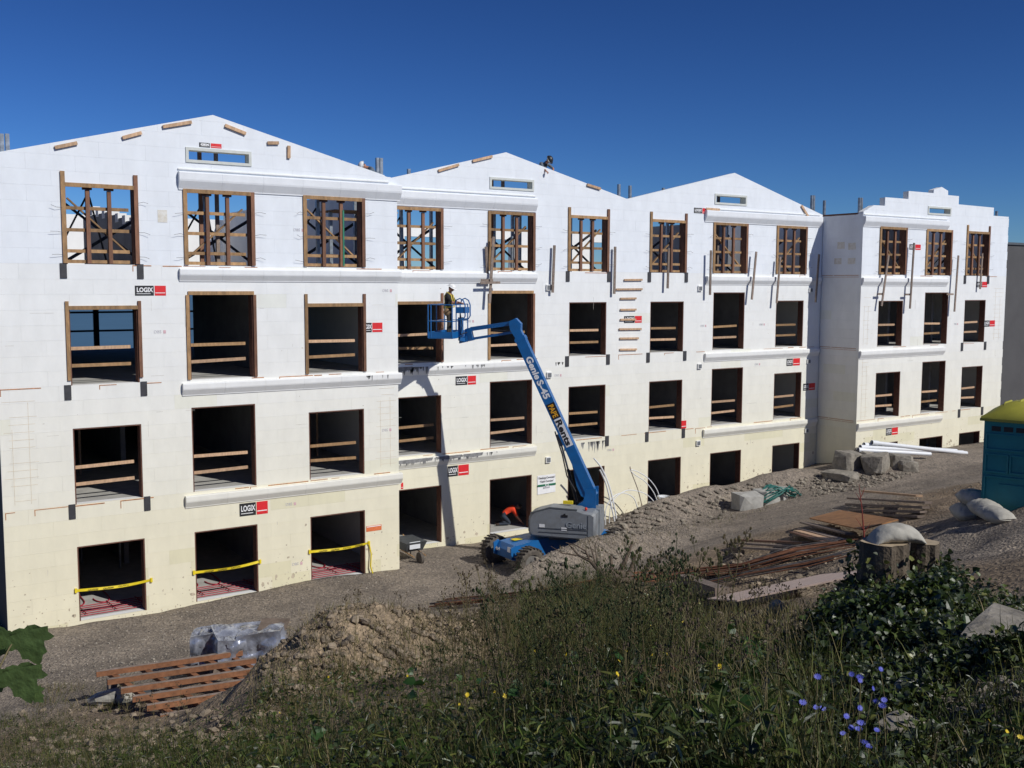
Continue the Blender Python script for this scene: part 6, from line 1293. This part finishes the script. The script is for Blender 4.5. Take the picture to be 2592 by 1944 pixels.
for p in sample(38, [(700, 1430), (1150, 1300), (1300, 1290), (1400, 1400), (1650, 1480), (1500, 1680), (450, 1680)]):
    o = bpy.data.objects.new('yellow_flower', YF); COL.objects.link(o); o.location = tuple(p); s_ = random.uniform(.6, 1.1); o.scale = (s_, s_, s_*1.2); o.rotation_euler = (random.uniform(-.5, .1), random.uniform(-.3, .3), random.uniform(0, 6)); tag(o, 'small yellow flower on a thin stem among the weeds', 'flower', 'yellow flowers in the weeds')
for x, y in ((2158, 1590), (2172, 1612), (2176, 1660), (2205, 1560), (2130, 1630), (2150, 1650)):
    p = gnd(x, y+30); o = bpy.data.objects.new('yellow_flower', YF); COL.objects.link(o); o.location = tuple(p); o.scale = (.9, .9, .5); o.rotation_euler = (random.uniform(-.3, .3), .2, random.uniform(0, 6)); tag(o, 'orange-yellow flower on the gravel at the right edge', 'flower', 'yellow flowers on the gravel')
for x, y in ((1750, 1457), (1825, 1455), (1845, 1465), (1855, 1470), (1857, 1485), (1915, 1443), (1712, 1515), (1752, 1522), (1760, 1530), (1840, 1525), (1835, 1545), (1838, 1553), (1915, 1510), (1900, 1518), (1908, 1526), (1838, 1570), (1850, 1572), (1822, 1580), (1890, 1580), (1858, 1605), (1868, 1600), (1862, 1620)):
    p = gnd(x, min(1690, y+150)); r_ = ray(x*S, y*S); tip = CAM+r_*(np.linalg.norm((p-CAM)[:2])/np.linalg.norm(r_[:2])); h = max(.15, tip[2]-p[2]); o = bpy.data.objects.new('blue_flower', BFm); COL.objects.link(o); o.location = tuple(p); k_ = random.uniform(.75, 1.15); o.scale = (k_, k_, h/.45); o.rotation_euler = (random.uniform(-.12, .12), random.uniform(-.12, .12), -YAW+random.uniform(-.9, .9)); tag(o, 'violet-blue ragged flower on a long stem in the right foreground', 'flower', 'blue flowers in the right foreground')

# maple twig reaching in at the left edge
def maple_leaf(c, ex, ey, nrm, s_, parent, nm='leaf', droop=.12):
    half = [(.10, -.05), (.28, -.03), (.40, .08), (.56, .10), (.52, .24), (.62, .40), (.47, .45), (.35, .43), (.31, .55), (.32, .72), (.19, .76), (.10, .90)]
    pts = [(0, 0)]+half+[(0, 1.0)]+[(-x, y) for x, y in half[::-1]]
    m = MB(); f = lambda x, y: c+ex*x*s_+ey*y*s_+nrm*(-droop*(x*x+y*y*.7)+.06*abs(x))*s_; ctr = [f(0, .05), f(0, .3), f(0, .6)]
    P_ = [f(*p) for p in pts]; n = len(P_); b = n; vs = P_+ctr
    m.add(vs, [(i, (i+1) % n, n+(0 if min(i, n-1-i) < 5 else 1 if min(i, n-1-i) < 9 else 2)) for i in range(n)]+[(5, n+1, n), (n-5, n, n+1), (9, n+2, n+1), (n-9, n+1, n+2)], 0, True)
    return m.build(nm, M['maple'], parent)
mc = CAM+ray(40*S, 1500*S)*5.0; mp_ = thing('maple_twig', 'green maple twig with drooping leaves at the left edge', 'twig', tuple(mc))
pc = lambda x, y, d: CAM+ray(x*S, y*S)*d
MB().tube([pc(-60, 1560, 4.9), pc(-20, 1480, 5.0), pc(20, 1400, 5.05), pc(45, 1362, 5.1)], [.008, .006, .004, .003], 6).build('stem', M['stalk'], mp_)
Rv, Uv = RT, UP
for x, y, d, s_, ang, tl in ((52, 1358, 5.05, .20, 2.85, .12), (14, 1362, 5.15, .16, -2.7, .1), (38, 1438, 4.95, .20, 2.9, .1), (2, 1445, 5.0, .15, -2.7, .1), (66, 1490, 5.05, .09, 2.5, .2), (-40, 1400, 5.0, .16, -2.2, .1)):
    ey = unit(RT*math.sin(ang)+UP*math.cos(ang)+FW*tl); ex = unit(np.cross(ey, -FW)); maple_leaf(pc(x, y, d), ex, ey, unit(np.cross(ex, ey)), s_, mp_)
